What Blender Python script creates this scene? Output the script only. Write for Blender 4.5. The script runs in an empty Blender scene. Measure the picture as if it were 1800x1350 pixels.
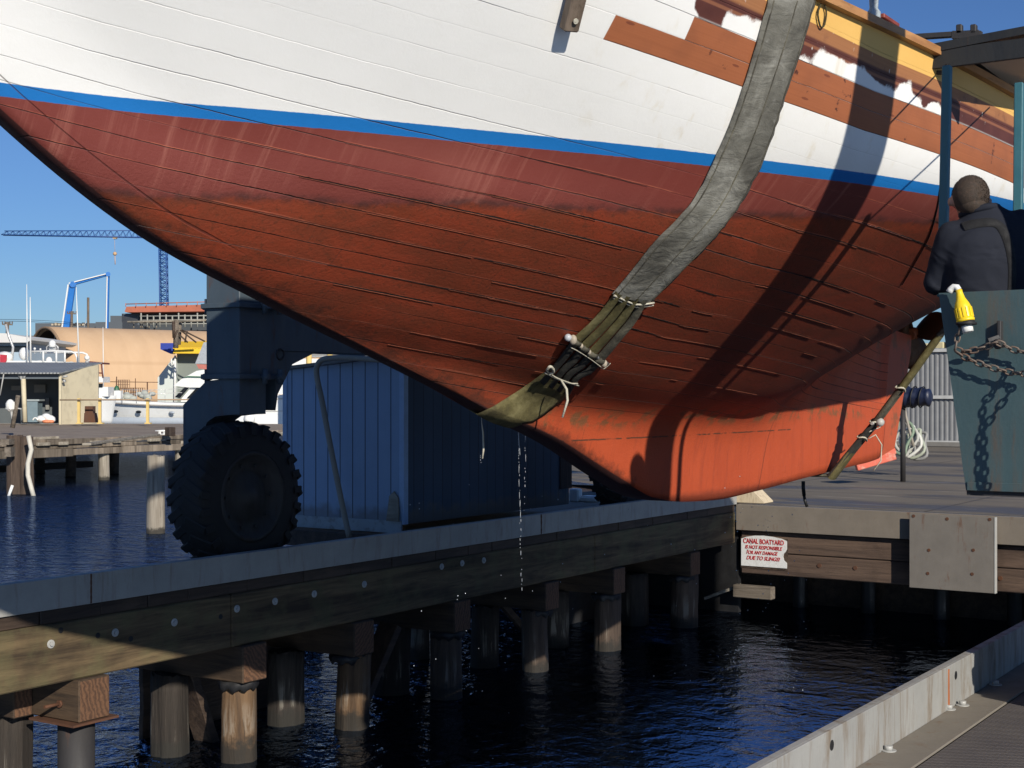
import bpy, bmesh, math, random
import numpy as np
from mathutils import Vector, Matrix
from mathutils.bvhtree import BVHTree
random.seed(7)
SC = bpy.context.scene
COL = SC.collection
R = math.radians

# ------------------------------------------------------------------ camera, sky, sun, exposure
FPX, CXP, CYP, EYE = 2530.0, 900.0, 693.0, 1.6
YAW = math.atan2(1650.0, FPX)
SY, CY = math.sin(YAW), math.cos(YAW)
cam_d = bpy.data.cameras.new('camera')
cam = bpy.data.objects.new('camera', cam_d)
COL.objects.link(cam)
cam.location = (0, 0, EYE)
cam.rotation_euler = (R(90), 0, YAW)
cam_d.sensor_width = 36.0
cam_d.lens = FPX / 1800 * 36
cam_d.shift_y = (CYP - 675) / 1800
cam_d.clip_start = 0.05
cam_d.clip_end = 8000
SC.camera = cam

SUN = Vector((1.0, -0.66, 0.53)).normalized()          # towards the sun
world = bpy.data.worlds.new('World')
SC.world = world
world.use_nodes = True
wt = world.node_tree
sky = wt.nodes.new('ShaderNodeTexSky')
sky.sky_type = 'NISHITA'
sky.sun_disc = False
sky.sun_elevation = math.asin(SUN.z)
sky.sun_rotation = math.atan2(SUN.x, SUN.y)
sky.air_density = 1.0
sky.dust_density = 0.15
sky.ozone_density = 3.0
hsv = wt.nodes.new('ShaderNodeHueSaturation')
hsv.inputs['Saturation'].default_value = 1.0
blu = wt.nodes.new('ShaderNodeMix'); blu.data_type = 'RGBA'; blu.blend_type = 'MULTIPLY'
blu.inputs[0].default_value = 1.0; blu.inputs[7].default_value = (0.70, 0.97, 1.45, 1)
wt.links.new(sky.outputs[0], hsv.inputs['Color'])
wt.links.new(hsv.outputs[0], blu.inputs[6])
wt.links.new(blu.outputs[2], wt.nodes['Background'].inputs[0])
wt.nodes['Background'].inputs[1].default_value = 0.057
sun_d = bpy.data.lights.new('sun', 'SUN')
sun_d.energy = 5.0
sun_d.angle = R(0.5)
sun_d.color = (1.0, 0.93, 0.82)
sun = bpy.data.objects.new('sun', sun_d)
COL.objects.link(sun)
sun.rotation_euler = SUN.to_track_quat('Z', 'Y').to_euler()
sun.location = SUN * 60
SC.view_settings.view_transform = 'Standard'
SC.view_settings.look = 'None'
SC.view_settings.exposure = 0.0
SC.view_settings.gamma = 1.0
SC.cycles.max_bounces = 6
SC.cycles.use_adaptive_sampling = True

# ------------------------------------------------------------------ picture ray -> real point
def ray(x, y):
    lat, h = (x - CXP) / FPX, -(y - CYP) / FPX
    return Vector((lat * CY - SY, lat * SY + CY, h))
O = Vector((0, 0, EYE))
def atD(x, y, d): return O + ray(x, y) * d
def atX(x, y, X): r = ray(x, y); return O + r * (X / r.x)
def atY(x, y, Y): r = ray(x, y); return O + r * (Y / r.y)
def atZ(x, y, z): r = ray(x, y); return O + r * ((z - EYE) / r.z)

# ------------------------------------------------------------------ scene tree
def tag(o, label=None, cat=None, group=None, kind=None):
    if label: o['label'] = label
    if cat: o['category'] = cat
    if group: o['group'] = group
    if kind: o['kind'] = kind
    return o
def thing(name, label, cat, loc=(0, 0, 0), group=None):
    o = bpy.data.objects.new(name, None)
    o.empty_display_size = 0.2
    COL.objects.link(o)
    o.location = loc
    return tag(o, label, cat, group)
def base_of(o):
    p = Vector((0, 0, 0))
    while o is not None:
        p = p + o.location
        o = o.parent
    return p
def copy_tree(o, parent=None):
    c = o.copy(); COL.objects.link(c); c.parent = parent
    for ch in list(o.children): copy_tree(ch, c)
    return c

class MB:
    """collects shapes in world coordinates; build() links them as one mesh object"""
    def __init__(self): self.bm = bmesh.new()
    def face(self, pts, mi=0):
        vs = [self.bm.verts.new(p) for p in pts]
        f = self.bm.faces.new(vs); f.material_index = mi
        return f
    def box(self, c, s, bev=0.0, rot=None, mi=0):
        m = Matrix.Translation(Vector(c))
        if rot is not None: m = m @ rot.to_4x4()
        m = m @ Matrix.Diagonal((s[0], s[1], s[2], 1))
        r = bmesh.ops.create_cube(self.bm, size=1.0, matrix=m)
        fs = {f for v in r['verts'] for f in v.link_faces}
        for f in fs: f.material_index = mi
        if bev > 0:
            es = list({e for v in r['verts'] for e in v.link_edges})
            bmesh.ops.bevel(self.bm, geom=es, offset=bev, segments=1, affect='EDGES', clamp_overlap=True)
        return self
    def span(self, a, b, bev=0.0, mi=0):
        a, b = Vector(a), Vector(b)
        return self.box((a + b) / 2, [abs(b[i] - a[i]) for i in range(3)], bev, mi=mi)
    def bar(self, p0, p1, w, h, up=(0, 0, 1), bev=0.0, mi=0):
        p0, p1 = Vector(p0), Vector(p1)
        d = (p1 - p0); L = d.length; d.normalize()
        u = Vector(up); sx = d.cross(u)
        if sx.length < 1e-4: sx = d.cross(Vector((1, 0, 0)))
        sx.normalize(); u = sx.cross(d)
        rot = Matrix((sx, d, u)).transposed()
        return self.box((p0 + p1) / 2, (w, L, h), bev, rot, mi)
    def cyl(self, p0, p1, r0, r1=None, seg=12, caps=True, mi=0):
        r1 = r0 if r1 is None else r1
        p0, p1 = Vector(p0), Vector(p1)
        return self.tube([p0, p1], [r0, r1], seg, caps, mi)
    def tube(self, pts, r, seg=8, caps=True, mi=0, close=False):
        pts = [Vector(p) for p in pts]; n = len(pts)
        rs = r if isinstance(r, (list, tuple)) else [r] * n
        rings = []; prev = None
        for i, p in enumerate(pts):
            if close: t = pts[(i + 1) % n] - pts[i - 1]
            else: t = pts[min(i + 1, n - 1)] - pts[max(i - 1, 0)]
            t.normalize()
            if prev is None:
                a = t.cross(Vector((0, 0, 1)))
                if a.length < 1e-3: a = t.cross(Vector((1, 0, 0)))
            else: a = prev - t * prev.dot(t)
            a.normalize(); b = t.cross(a); prev = a
            rings.append([self.bm.verts.new(p + (a * math.cos(2 * math.pi * k / seg) + b * math.sin(2 * math.pi * k / seg)) * rs[i]) for k in range(seg)])
        for i in range(n if close else n - 1):
            A, B = rings[i], rings[(i + 1) % n]
            for k in range(seg):
                f = self.bm.faces.new((A[k], A[(k + 1) % seg], B[(k + 1) % seg], B[k])); f.material_index = mi; f.smooth = True
        if caps and not close:
            self.bm.faces.new(list(reversed(rings[0]))).material_index = mi
            self.bm.faces.new(rings[-1]).material_index = mi
        return self
    def prism(self, poly, off, mi=0):
        """poly: list of points (planar), off: extrusion vector"""
        a = [self.bm.verts.new(Vector(p)) for p in poly]
        b = [self.bm.verts.new(Vector(p) + Vector(off)) for p in poly]
        n = len(poly)
        self.bm.faces.new(list(reversed(a))).material_index = mi
        self.bm.faces.new(b).material_index = mi
        for i in range(n):
            self.bm.faces.new((a[i], a[(i + 1) % n], b[(i + 1) % n], b[i])).material_index = mi
        return self
    def ball(self, c, r, seg=10, rings=7, squash=(1, 1, 1), mi=0):
        m = Matrix.Translation(Vector(c)) @ Matrix.Diagonal((squash[0] * r, squash[1] * r, squash[2] * r, 1))
        q = bmesh.ops.create_uvsphere(self.bm, u_segments=seg, v_segments=rings, radius=1, matrix=m)
        for f in {f for v in q['verts'] for f in v.link_faces}: f.smooth = True; f.material_index = mi
        return self
    def grid(self, rows, mi=0, smooth=True, close=False):
        vs = [[self.bm.verts.new(p) for p in row] for row in rows]
        for i in range(len(vs) - 1):
            m = len(vs[i])
            for j in range(m if close else m - 1):
                f = self.bm.faces.new((vs[i][j], vs[i][(j + 1) % m], vs[i + 1][(j + 1) % m], vs[i + 1][j]))
                f.smooth = smooth; f.material_index = mi
        return vs
    def build(self, name, mats, parent=None, label=None, smooth=None, fix=True):
        if fix: bmesh.ops.recalc_face_normals(self.bm, faces=self.bm.faces)
        off = base_of(parent) if parent is not None else Vector((0, 0, 0))
        if off.length > 0: bmesh.ops.translate(self.bm, vec=-off, verts=self.bm.verts)
        me = bpy.data.meshes.new(name)
        self.bm.to_mesh(me); self.bm.free()
        if smooth:
            for p in me.polygons: p.use_smooth = True
        for m in (mats if isinstance(mats, (list, tuple)) else [mats]): me.materials.append(m)
        o = bpy.data.objects.new(name, me)
        COL.objects.link(o)
        o.parent = parent
        if label: o['label'] = label
        return o

def build_each(mb, name, mats, parent=None, **kw):
    """one object per loose piece"""
    bm = mb.bm; bm.verts.ensure_lookup_table(); bm.verts.index_update(); seen = set(); groups = []
    for v in bm.verts:
        if v.index in seen: continue
        st, g = [v], []
        seen.add(v.index)
        while st:
            q = st.pop(); g.append(q)
            for e in q.link_edges:
                w = e.other_vert(q)
                if w.index not in seen: seen.add(w.index); st.append(w)
        groups.append(g)
    out = []
    for g in groups:
        m = MB(); mp = {v: m.bm.verts.new(v.co) for v in g}
        for f in {f for v in g for f in v.link_faces}:
            try: nf = m.bm.faces.new([mp[v] for v in f.verts]); nf.smooth = f.smooth
            except ValueError: pass
        out.append(m.build(name, mats, parent, **kw))
    bm.free()
    return out

# ------------------------------------------------------------------ material kit
class NK:
    def __init__(self, name):
        self.m = bpy.data.materials.new(name); self.m.use_nodes = True
        self.t = self.m.node_tree
        self.b = self.t.nodes['Principled BSDF']
    def node(self, typ, **kw):
        n = self.t.nodes.new(typ)
        for k, v in kw.items(): setattr(n, k, v)
        return n
    def put(self, sock, v):
        if v is None: return
        if hasattr(v, 'is_output') or isinstance(v, bpy.types.NodeSocket): self.t.links.new(v, sock)
        elif isinstance(v, (tuple, list)) and len(v) == 3 and sock.type == 'RGBA': sock.default_value = (*v, 1)
        else: sock.default_value = v
    def coord(self, which='Object'):
        return self.node('ShaderNodeTexCoord').outputs[which]
    def map(self, vec, scale=(1, 1, 1), rot=(0, 0, 0), loc=(0, 0, 0)):
        n = self.node('ShaderNodeMapping')
        self.put(n.inputs['Vector'], vec)
        n.inputs['Scale'].default_value = scale; n.inputs['Rotation'].default_value = rot; n.inputs['Location'].default_value = loc
        return n.outputs[0]
    def noise(self, vec, scale=5, detail=4, rough=0.55, dist=0.0, out='Fac'):
        n = self.node('ShaderNodeTexNoise')
        self.put(n.inputs['Vector'], vec)
        n.inputs['Scale'].default_value = scale; n.inputs['Detail'].default_value = detail
        n.inputs['Roughness'].default_value = rough; n.inputs['Distortion'].default_value = dist
        return n.outputs[0] if out == 'Fac' else n.outputs[1]
    def voro(self, vec, scale=5, feature='F1', out='Distance'):
        n = self.node('ShaderNodeTexVoronoi'); n.feature = feature
        self.put(n.inputs['Vector'], vec); n.inputs['Scale'].default_value = scale
        return n.outputs[out]
    def ramp(self, fac, stops, interp='LINEAR'):
        n = self.node('ShaderNodeValToRGB'); cr = n.color_ramp; cr.interpolation = interp
        while len(cr.elements) < len(stops): cr.elements.new(0.5)
        for e, (p, c) in zip(cr.elements, stops):
            e.position = p
            e.color = (c, c, c, 1) if isinstance(c, (int, float)) else (*c, 1)
        self.put(n.inputs[0], fac)
        return n.outputs[0]
    def mix(self, fac, a, b, blend='MIX'):
        n = self.node('ShaderNodeMix', data_type='RGBA', blend_type=blend)
        self.put(n.inputs[0], fac); self.put(n.inputs[6], a); self.put(n.inputs[7], b)
        return n.outputs[2]
    def math(self, op, a, b=None, c=None, clamp=False):
        n = self.node('ShaderNodeMath', operation=op); n.use_clamp = clamp
        self.put(n.inputs[0], a)
        if b is not None: self.put(n.inputs[1], b)
        if c is not None: self.put(n.inputs[2], c)
        return n.outputs[0]
    def step(self, v, lo, hi):
        n = self.node('ShaderNodeMapRange'); n.interpolation_type = 'SMOOTHSTEP'
        self.put(n.inputs[0], v); n.inputs[1].default_value = lo; n.inputs[2].default_value = hi
        n.inputs[3].default_value = 0; n.inputs[4].default_value = 1
        return n.outputs[0]
    def sep(self, vec):
        n = self.node('ShaderNodeSeparateXYZ'); self.put(n.inputs[0], vec); return n.outputs
    def bump(self, h, strength=0.5, dist=0.01, prev=None):
        n = self.node('ShaderNodeBump')
        self.put(n.inputs['Height'], h); n.inputs['Strength'].default_value = strength; n.inputs['Distance'].default_value = dist
        if prev is not None: self.put(n.inputs['Normal'], prev)
        return n.outputs[0]
    def done(self, color=None, rough=None, metal=None, normal=None, spec=None):
        self.put(self.b.inputs['Base Color'], color); self.put(self.b.inputs['Roughness'], rough)
        self.put(self.b.inputs['Metallic'], metal); self.put(self.b.inputs['Normal'], normal)
        if spec is not None: self.put(self.b.inputs['Specular IOR Level'], spec)
        return self.m

def m_plain(name, col, rough=0.6, metal=0.0, var=0.25, scale=6, bump=0.15, bscale=40, dirt=None, dirt_amt=0.5, streak=False):
    """paint / plastic / cloth with patchy tone, fine grain and optional dirt"""
    k = NK(name); P = k.coord()
    n = k.noise(P, scale, 5, 0.6)
    c = k.mix(n, tuple(x * (1 - var) for x in col), tuple(min(1, x * (1 + var)) for x in col))
    if dirt:
        dn = k.noise(k.map(P, (6, 6, 0.8)) if streak else P, scale * (1.0 if streak else 1.7), 6, 0.65, 0.4)
        c = k.mix(k.math('MULTIPLY', k.step(dn, 0.48, 0.68), dirt_amt), c, dirt)
    g = k.noise(P, bscale, 4, 0.6)
    rr = k.ramp(n, [(0.3, max(0.05, rough - 0.12)), (0.7, min(1, rough + 0.12))])
    return k.done(c, rr, metal, k.bump(g, bump, 0.01))

def m_wood(name, light, dark, axis='Y', scale=1.0, rough=0.8, bump=0.5, moss=None, moss_amt=0.4, knots=True):
    k = NK(name); P = k.coord()
    st = {'X': (0.7, 9, 9), 'Y': (9, 0.7, 9), 'Z': (9, 9, 0.7)}[axis]
    v = k.map(P, tuple(s * scale for s in st))
    n1 = k.noise(v, 1.0, 6, 0.65, 0.6)
    n2 = k.noise(k.map(P, tuple(s * scale * 4 for s in st)), 1.0, 4, 0.7)
    big = k.noise(P, 1.7, 4, 0.6)
    c = k.ramp(n1, [(0.36, dark), (0.5, tuple((a + b) / 2 for a, b in zip(light, dark))), (0.64, light)])
    c = k.mix(k.math('MULTIPLY', k.step(n2, 0.5, 0.75), 0.55), c, tuple(x * 0.35 for x in dark))
    c = k.mix(k.math('MULTIPLY', k.step(big, 0.5, 0.7), 0.45), c, tuple(x * 0.6 for x in dark))
    if moss: c = k.mix(k.math('MULTIPLY', k.step(k.noise(P, 3.1, 5, 0.6), 0.45, 0.65), moss_amt), c, moss)
    h = k.math('ADD', k.math('MULTIPLY', n1, 0.6), n2)
    return k.done(c, rough, 0.0, k.bump(h, bump, 0.012))

def m_steel(name, col, rust=0.3, rough=0.55, rustcol=(0.12, 0.045, 0.018), edge=None, zr=None):
    """weathered galvanised or painted steel with rust blooms"""
    k = NK(name); P = k.coord()
    n = k.noise(P, 3.0, 6, 0.65)
    c = k.mix(n, tuple(x * 0.7 for x in col), tuple(min(1, x * 1.25) for x in col))
    fine = k.noise(P, 60, 3, 0.6)
    c = k.mix(k.math('MULTIPLY', fine, 0.25), c, tuple(x * 0.6 for x in col))
    sn = k.noise(k.map(P, (5, 5, 0.9)), 1.6, 6, 0.7, 0.5)
    rm = k.step(sn, 0.62 - 0.22 * rust, 0.78 - 0.12 * rust)
    if zr is not None:                                   # a rust line along the lower edge
        z = k.sep(P)[2]
        zz = k.math('ADD', z, k.math('MULTIPLY', k.noise(P, 14, 4), 0.06))
        rm = k.math('MAXIMUM', k.math('MULTIPLY', rm, 0.5), k.math('SUBTRACT', 1.0, k.step(zz, zr, zr + 0.05)))
    c = k.mix(k.math('MULTIPLY', rm, 0.8), c, rustcol)
    return k.done(c, k.ramp(sn, [(0.3, rough - 0.15), (0.8, min(1, rough + 0.3))]), 0.0, k.bump(k.math('ADD', sn, k.math('MULTIPLY', fine, 0.4)), 0.25, 0.008))
# ------------------------------------------------------------------ hull lines of the boat
BX = -4.37                                              # centre line of the boat, parallel to the slip
def pchip(xs, ys, x):
    xs, ys, x = np.asarray(xs, float), np.asarray(ys, float), np.asarray(x, float)
    h = np.diff(xs); dl = np.diff(ys) / h
    d = np.zeros_like(ys)
    for i in range(1, len(xs) - 1):
        if dl[i - 1] * dl[i] > 0:
            w1, w2 = 2 * h[i] + h[i - 1], h[i] + 2 * h[i - 1]
            d[i] = (w1 + w2) / (w1 / dl[i - 1] + w2 / dl[i])
    d[0], d[-1] = dl[0], dl[-1]
    i = np.clip(np.searchsorted(xs, x) - 1, 0, len(xs) - 2)
    t = (x - xs[i]) / h[i]
    t = np.clip(t, 0, 1)
    return ((1 + 2 * t) * (1 - t) ** 2 * ys[i] + t * (1 - t) ** 2 * h[i] * d[i] + t * t * (3 - 2 * t) * ys[i + 1] + t * t * (t - 1) * h[i] * d[i + 1])
LINES = [  # (Y, half breadth, z) from keel to rail
 [(6.2,.045,1.575),(6.37,.06,1.515),(6.66,.075,1.445),(7.09,.085,1.325),(7.36,.09,1.228),(7.62,.095,1.13),(7.92,.10,1.025),(8.2,.105,.94),(8.65,.11,.885),(9.2,.11,.868),(9.8,.11,.89),(10.85,.11,.945),(11.8,.10,.985),(12.62,.08,1.03),(12.7,.08,1.10),(12.92,.07,1.95),(13.02,.07,2.2),(13.3,.07,2.3),(14.47,.07,2.54),(15.7,.07,2.9),(17.5,.06,3.2)],
 [(5.4,.043,1.81),(6.2,.15,1.69),(7.0,.18,1.53),(8.0,.20,1.40),(9.3,.20,1.38),(10.2,.20,1.50),(11,.20,1.76),(12.3,.16,2.12),(12.9,.12,2.31),(13.3,.12,2.41),(14.47,.12,2.61),(15.7,.12,2.94),(17.5,.12,3.24)],
 [(4.75,.042,2.0),(5.5,.30,1.955),(6.5,.50,1.81),(7.5,.58,1.68),(9.0,.62,1.63),(10,.72,1.84),(10.9,.76,2.13),(12.2,.68,2.41),(13.7,.5,2.62),(15,.36,2.86),(17.5,.25,3.30)],
 [(3.95,.04,2.265),(4.7,.43,2.36),(5.5,.86,2.38),(6.5,1.27,2.36),(7.5,1.53,2.32),(9.3,1.73,2.31),(10.2,1.77,2.42),(11,1.74,2.52),(12.5,1.55,2.62),(13.7,1.15,2.77),(15,.8,2.95),(17.5,.5,3.34)],
 [(3.12,.04,2.725),(3.74,.215,2.72),(4.2,.43,2.72),(4.7,.68,2.72),(5.2,.95,2.72),(5.74,1.24,2.72),(6.2,1.46,2.72),(6.55,1.61,2.72),(7.05,1.82,2.72),(7.5,1.97,2.72),(8.3,2.17,2.72),(9.5,2.32,2.72),(11,2.27,2.73),(12.5,2.0,2.77),(13.7,1.62,2.88),(15,1.2,3.05),(17.5,.75,3.42)],
 [(1.3,.04,4.05),(2.5,.52,3.92),(3.5,.93,3.78),(5,1.50,3.61),(6.5,1.90,3.455),(7.5,2.13,3.375),(8.6,2.31,3.295),(10,2.42,3.26),(12,2.32,3.29),(14,1.9,3.4),(17.5,1.1,3.65)],
]
NU, NV = 250, 60
def hull_net():
    u = np.linspace(0, 1, NU)
    Yc = 3.12 + 14.38 * u
    ctrl = []
    for L in LINES:
        L = np.array(L)
        Y = Yc + (L[0, 0] - 3.12) * (1 - u) ** 3
        ctrl.append(np.stack([Y, pchip(L[:, 0], L[:, 1], Y), pchip(L[:, 0], L[:, 2], Y)], -1))
    C = np.stack(ctrl, 1)                               # NU,6,3
    net = np.zeros((NU, NV, 3))
    for i in range(NU):
        P = C[i]
        P = np.vstack([2 * P[0] - P[1], P, 2 * P[-1] - P[-2]])
        t = np.r_[0, np.cumsum(np.sqrt(np.linalg.norm(np.diff(P, axis=0), axis=1) + 1e-9))]
        s = np.linspace(t[1], t[-2], NV)
        j = np.clip(np.searchsorted(t, s, 'right') - 1, 1, len(P) - 3)
        for q in range(NV):
            a = j[q]; T = s[q]
            t0, t1, t2, t3 = t[a - 1:a + 3]; p0, p1, p2, p3 = P[a - 1:a + 3]
            A1 = (t1 - T) / (t1 - t0) * p0 + (T - t0) / (t1 - t0) * p1
            A2 = (t2 - T) / (t2 - t1) * p1 + (T - t1) / (t2 - t1) * p2
            A3 = (t3 - T) / (t3 - t2) * p2 + (T - t2) / (t3 - t2) * p3
            B1 = (t2 - T) / (t2 - t0) * A1 + (T - t0) / (t2 - t0) * A2
            B2 = (t3 - T) / (t3 - t1) * A2 + (T - t1) / (t3 - t1) * A3
            net[i, q] = (t2 - T) / (t2 - t1) * B1 + (T - t1) / (t2 - t1) * B2
    net[:, :, 1] = np.maximum(net[:, :, 1], 0.04)
    return net
NET = hull_net()
GIRTH = np.zeros((NU, NV))
for q in range(NV - 2, -1, -1):
    GIRTH[:, q] = GIRTH[:, q + 1] + np.linalg.norm(NET[:, q] - NET[:, q + 1], axis=1)
# distance of every point behind the stem profile, for the rabbet line
STEM = np.vstack([NET[0][::-1], NET[:60, 0]])
d_stem = np.min(np.linalg.norm(NET[:, :, None, [0, 2]] - STEM[None, None, :, [0, 2]], axis=-1), axis=2)
dy_ = NET[:, :, 0] - 7.0
ZZ = NET[:, :, 2] + np.where(dy_ < 0, .118, .068) * dy_           # plank lines rise towards the bow
VCO = np.where(ZZ > 2.35, (ZZ - 2.92) / .095, np.where(ZZ > 2.0, -6 + (ZZ - 2.35) / .078, -6 - .35 / .078 + (ZZ - 2.0) / .062))
HULL_BVH = None
def hull_mesh():
    me = bpy.data.meshes.new('hull')
    vs, fs, uv, uv2 = [], [], [], []
    for sgn in (1, -1):
        for i in range(NU):
            for q in range(NV):
                Y, b, z = NET[i, q]
                vs.append((sgn * b, Y - 8.0, z))
    n = NU * NV
    for s in (0, 1):
        o = s * n
        for i in range(NU - 1):
            for q in range(NV - 1):
                a, b, c, d = o + i * NV + q, o + (i + 1) * NV + q, o + (i + 1) * NV + q + 1, o + i * NV + q + 1
                fs.append((a, b, c, d) if s == 0 else (d, c, b, a))
    for i in range(NU - 1): fs.append((i * NV, n + i * NV, n + (i + 1) * NV, (i + 1) * NV))
    for q in range(NV - 1): fs.append((q, q + 1, n + q + 1, n + q))
    e = (NU - 1) * NV
    for q in range(NV - 1): fs.append((e + q, n + e + q, n + e + q + 1, e + q + 1))
    nbase, nface = len(vs), len(fs)
    mats = []
    rnd = random.Random(31)
    def seam_line(kv):
        out = []
        for i in range(4, NU - 40):
            row = VCO[i]
            j = int(np.searchsorted(row, kv))
            if j <= 1 or j >= NV - 1: out.append(None); continue
            f = (kv - row[j - 1]) / max(1e-6, row[j] - row[j - 1])
            p = NET[i, j - 1] * (1 - f) + NET[i, j] * f
            up = NET[i, j] - NET[i, j - 1]; up = up / (np.linalg.norm(up) + 1e-9)
            out.append((np.array([p[1], p[0] - 8.0, p[2]]), np.array([up[1], up[0], up[2]])))
        return out
    def strip_on(line, i0, n, wfun, off, lift, mi):
        """a ragged ribbon lying on the planking along one seam"""
        pts = [q for q in line[i0:i0 + n] if q is not None]
        if len(pts) < 3: return
        dense = []
        for a, b in zip(pts[:-1], pts[1:]):
            for s in (0, .25, .5, .75): dense.append((a[0] * (1 - s) + b[0] * s, a[1]))
        m = len(dense); o = len(vs)
        for k_, (p, up) in enumerate(dense):
            t = dense[min(k_ + 1, m - 1)][0] - dense[max(k_ - 1, 0)][0]; t = t / (np.linalg.norm(t) + 1e-9)
            nr = np.cross(up, t); nr = nr / (np.linalg.norm(nr) + 1e-9)
            if nr[0] < 0: nr = -nr
            w = wfun(k_ / (m - 1)); e = off + rnd.uniform(-.0012, .0012)
            vs.append(tuple(p + up * (e + w) + nr * lift * .4)); vs.append(tuple(p + up * e + nr * lift)); vs.append(tuple(p + up * (e - w * .7) + nr * lift * .4))
        for k_ in range(m - 1):
            a = o + 3 * k_
            for c in (0, 1): fs.append((a + c, a + c + 1, a + c + 4, a + c + 3)); mats.append(mi)
    for kv in range(-22, 0):
        line = seam_line(float(kv)); L = len(line)
        def zmid(i0, n):
            q = [x for x in line[i0:i0 + n] if x is not None]
            return q[len(q) // 2][0] if q else None
        for _ in range(13):
            i0 = rnd.randrange(0, L - 12); nn = rnd.randrange(3, 22); q = zmid(i0, nn)
            if q is None or q[2] < 1.62 or q[2] > 2.62 or q[1] > 3.0: continue
            top = q[2] > 2.48
            r = rnd.random()
            if r < (.30 if top else .5):                 # open, dark
                w0 = rnd.uniform(.0012, .0022) if top else rnd.uniform(.0018, .0062)
                strip_on(line, i0, nn, lambda t: w0 * (.25 + rnd.random() * 1.1) * min(1, 6 * t, 6 * (1 - t)) + .0004, 0, .0022, 1)
                if not top and rnd.random() < .55: strip_on(line, i0, nn, lambda t: .0012 * (.4 + rnd.random()) * min(1, 6 * t, 6 * (1 - t)) + .0003, -w0 * 1.2, .004, 2)
            else:                                       # proud lip, sun on its edge painted as a pale strip
                w1 = rnd.uniform(.0008, .0020)
                strip_on(line, i0, nn, lambda t: w1 * max(0, rnd.random() * 1.5 - .35) * min(1, 8 * t, 8 * (1 - t)) + .0002, -.001, .0035, 3 if top else 2)
        if rnd.random() < .5 and kv < -8:                # a torn patch of caulking
            i0 = rnd.randrange(20, L - 40); q = zmid(i0, 6)
            if q is not None and 1.7 < q[2] < 2.4 and q[1] < 1.5: strip_on(line, i0, rnd.randrange(4, 9), lambda t: .012 * rnd.random() * min(1, 4 * t, 4 * (1 - t)) + .001, -.004, .003, 1)
    me.from_pydata(vs, [], fs)
    me.uv_layers.new(name='plank'); me.uv_layers.new(name='stem')
    Yf, Vf, Df, Zf = NET[:, :, 0].ravel(), VCO.ravel(), d_stem.ravel(), ZZ.ravel()
    nf1 = (NU - 1) * (NV - 1) * 2
    lv = np.zeros(len(me.loops), np.int32); me.loops.foreach_get('vertex_index', lv)
    v = np.where(lv < 2 * n, lv % n, 0)
    u1 = np.stack([Yf[v], Vf[v]], -1).astype(np.float32); u2 = np.stack([Df[v], Zf[v]], -1).astype(np.float32)
    u2[nf1 * 4:nface * 4, 0] = 0.0
    me.uv_layers['plank'].data.foreach_set('uv', u1.ravel()); me.uv_layers['stem'].data.foreach_set('uv', u2.ravel())
    me.polygons.foreach_set('use_smooth', np.ones(len(me.polygons), bool))
    me.polygons.foreach_set('material_index', np.r_[np.zeros(nface, np.int32), np.array(mats, np.int32)])
    me.update()
    return me
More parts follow.
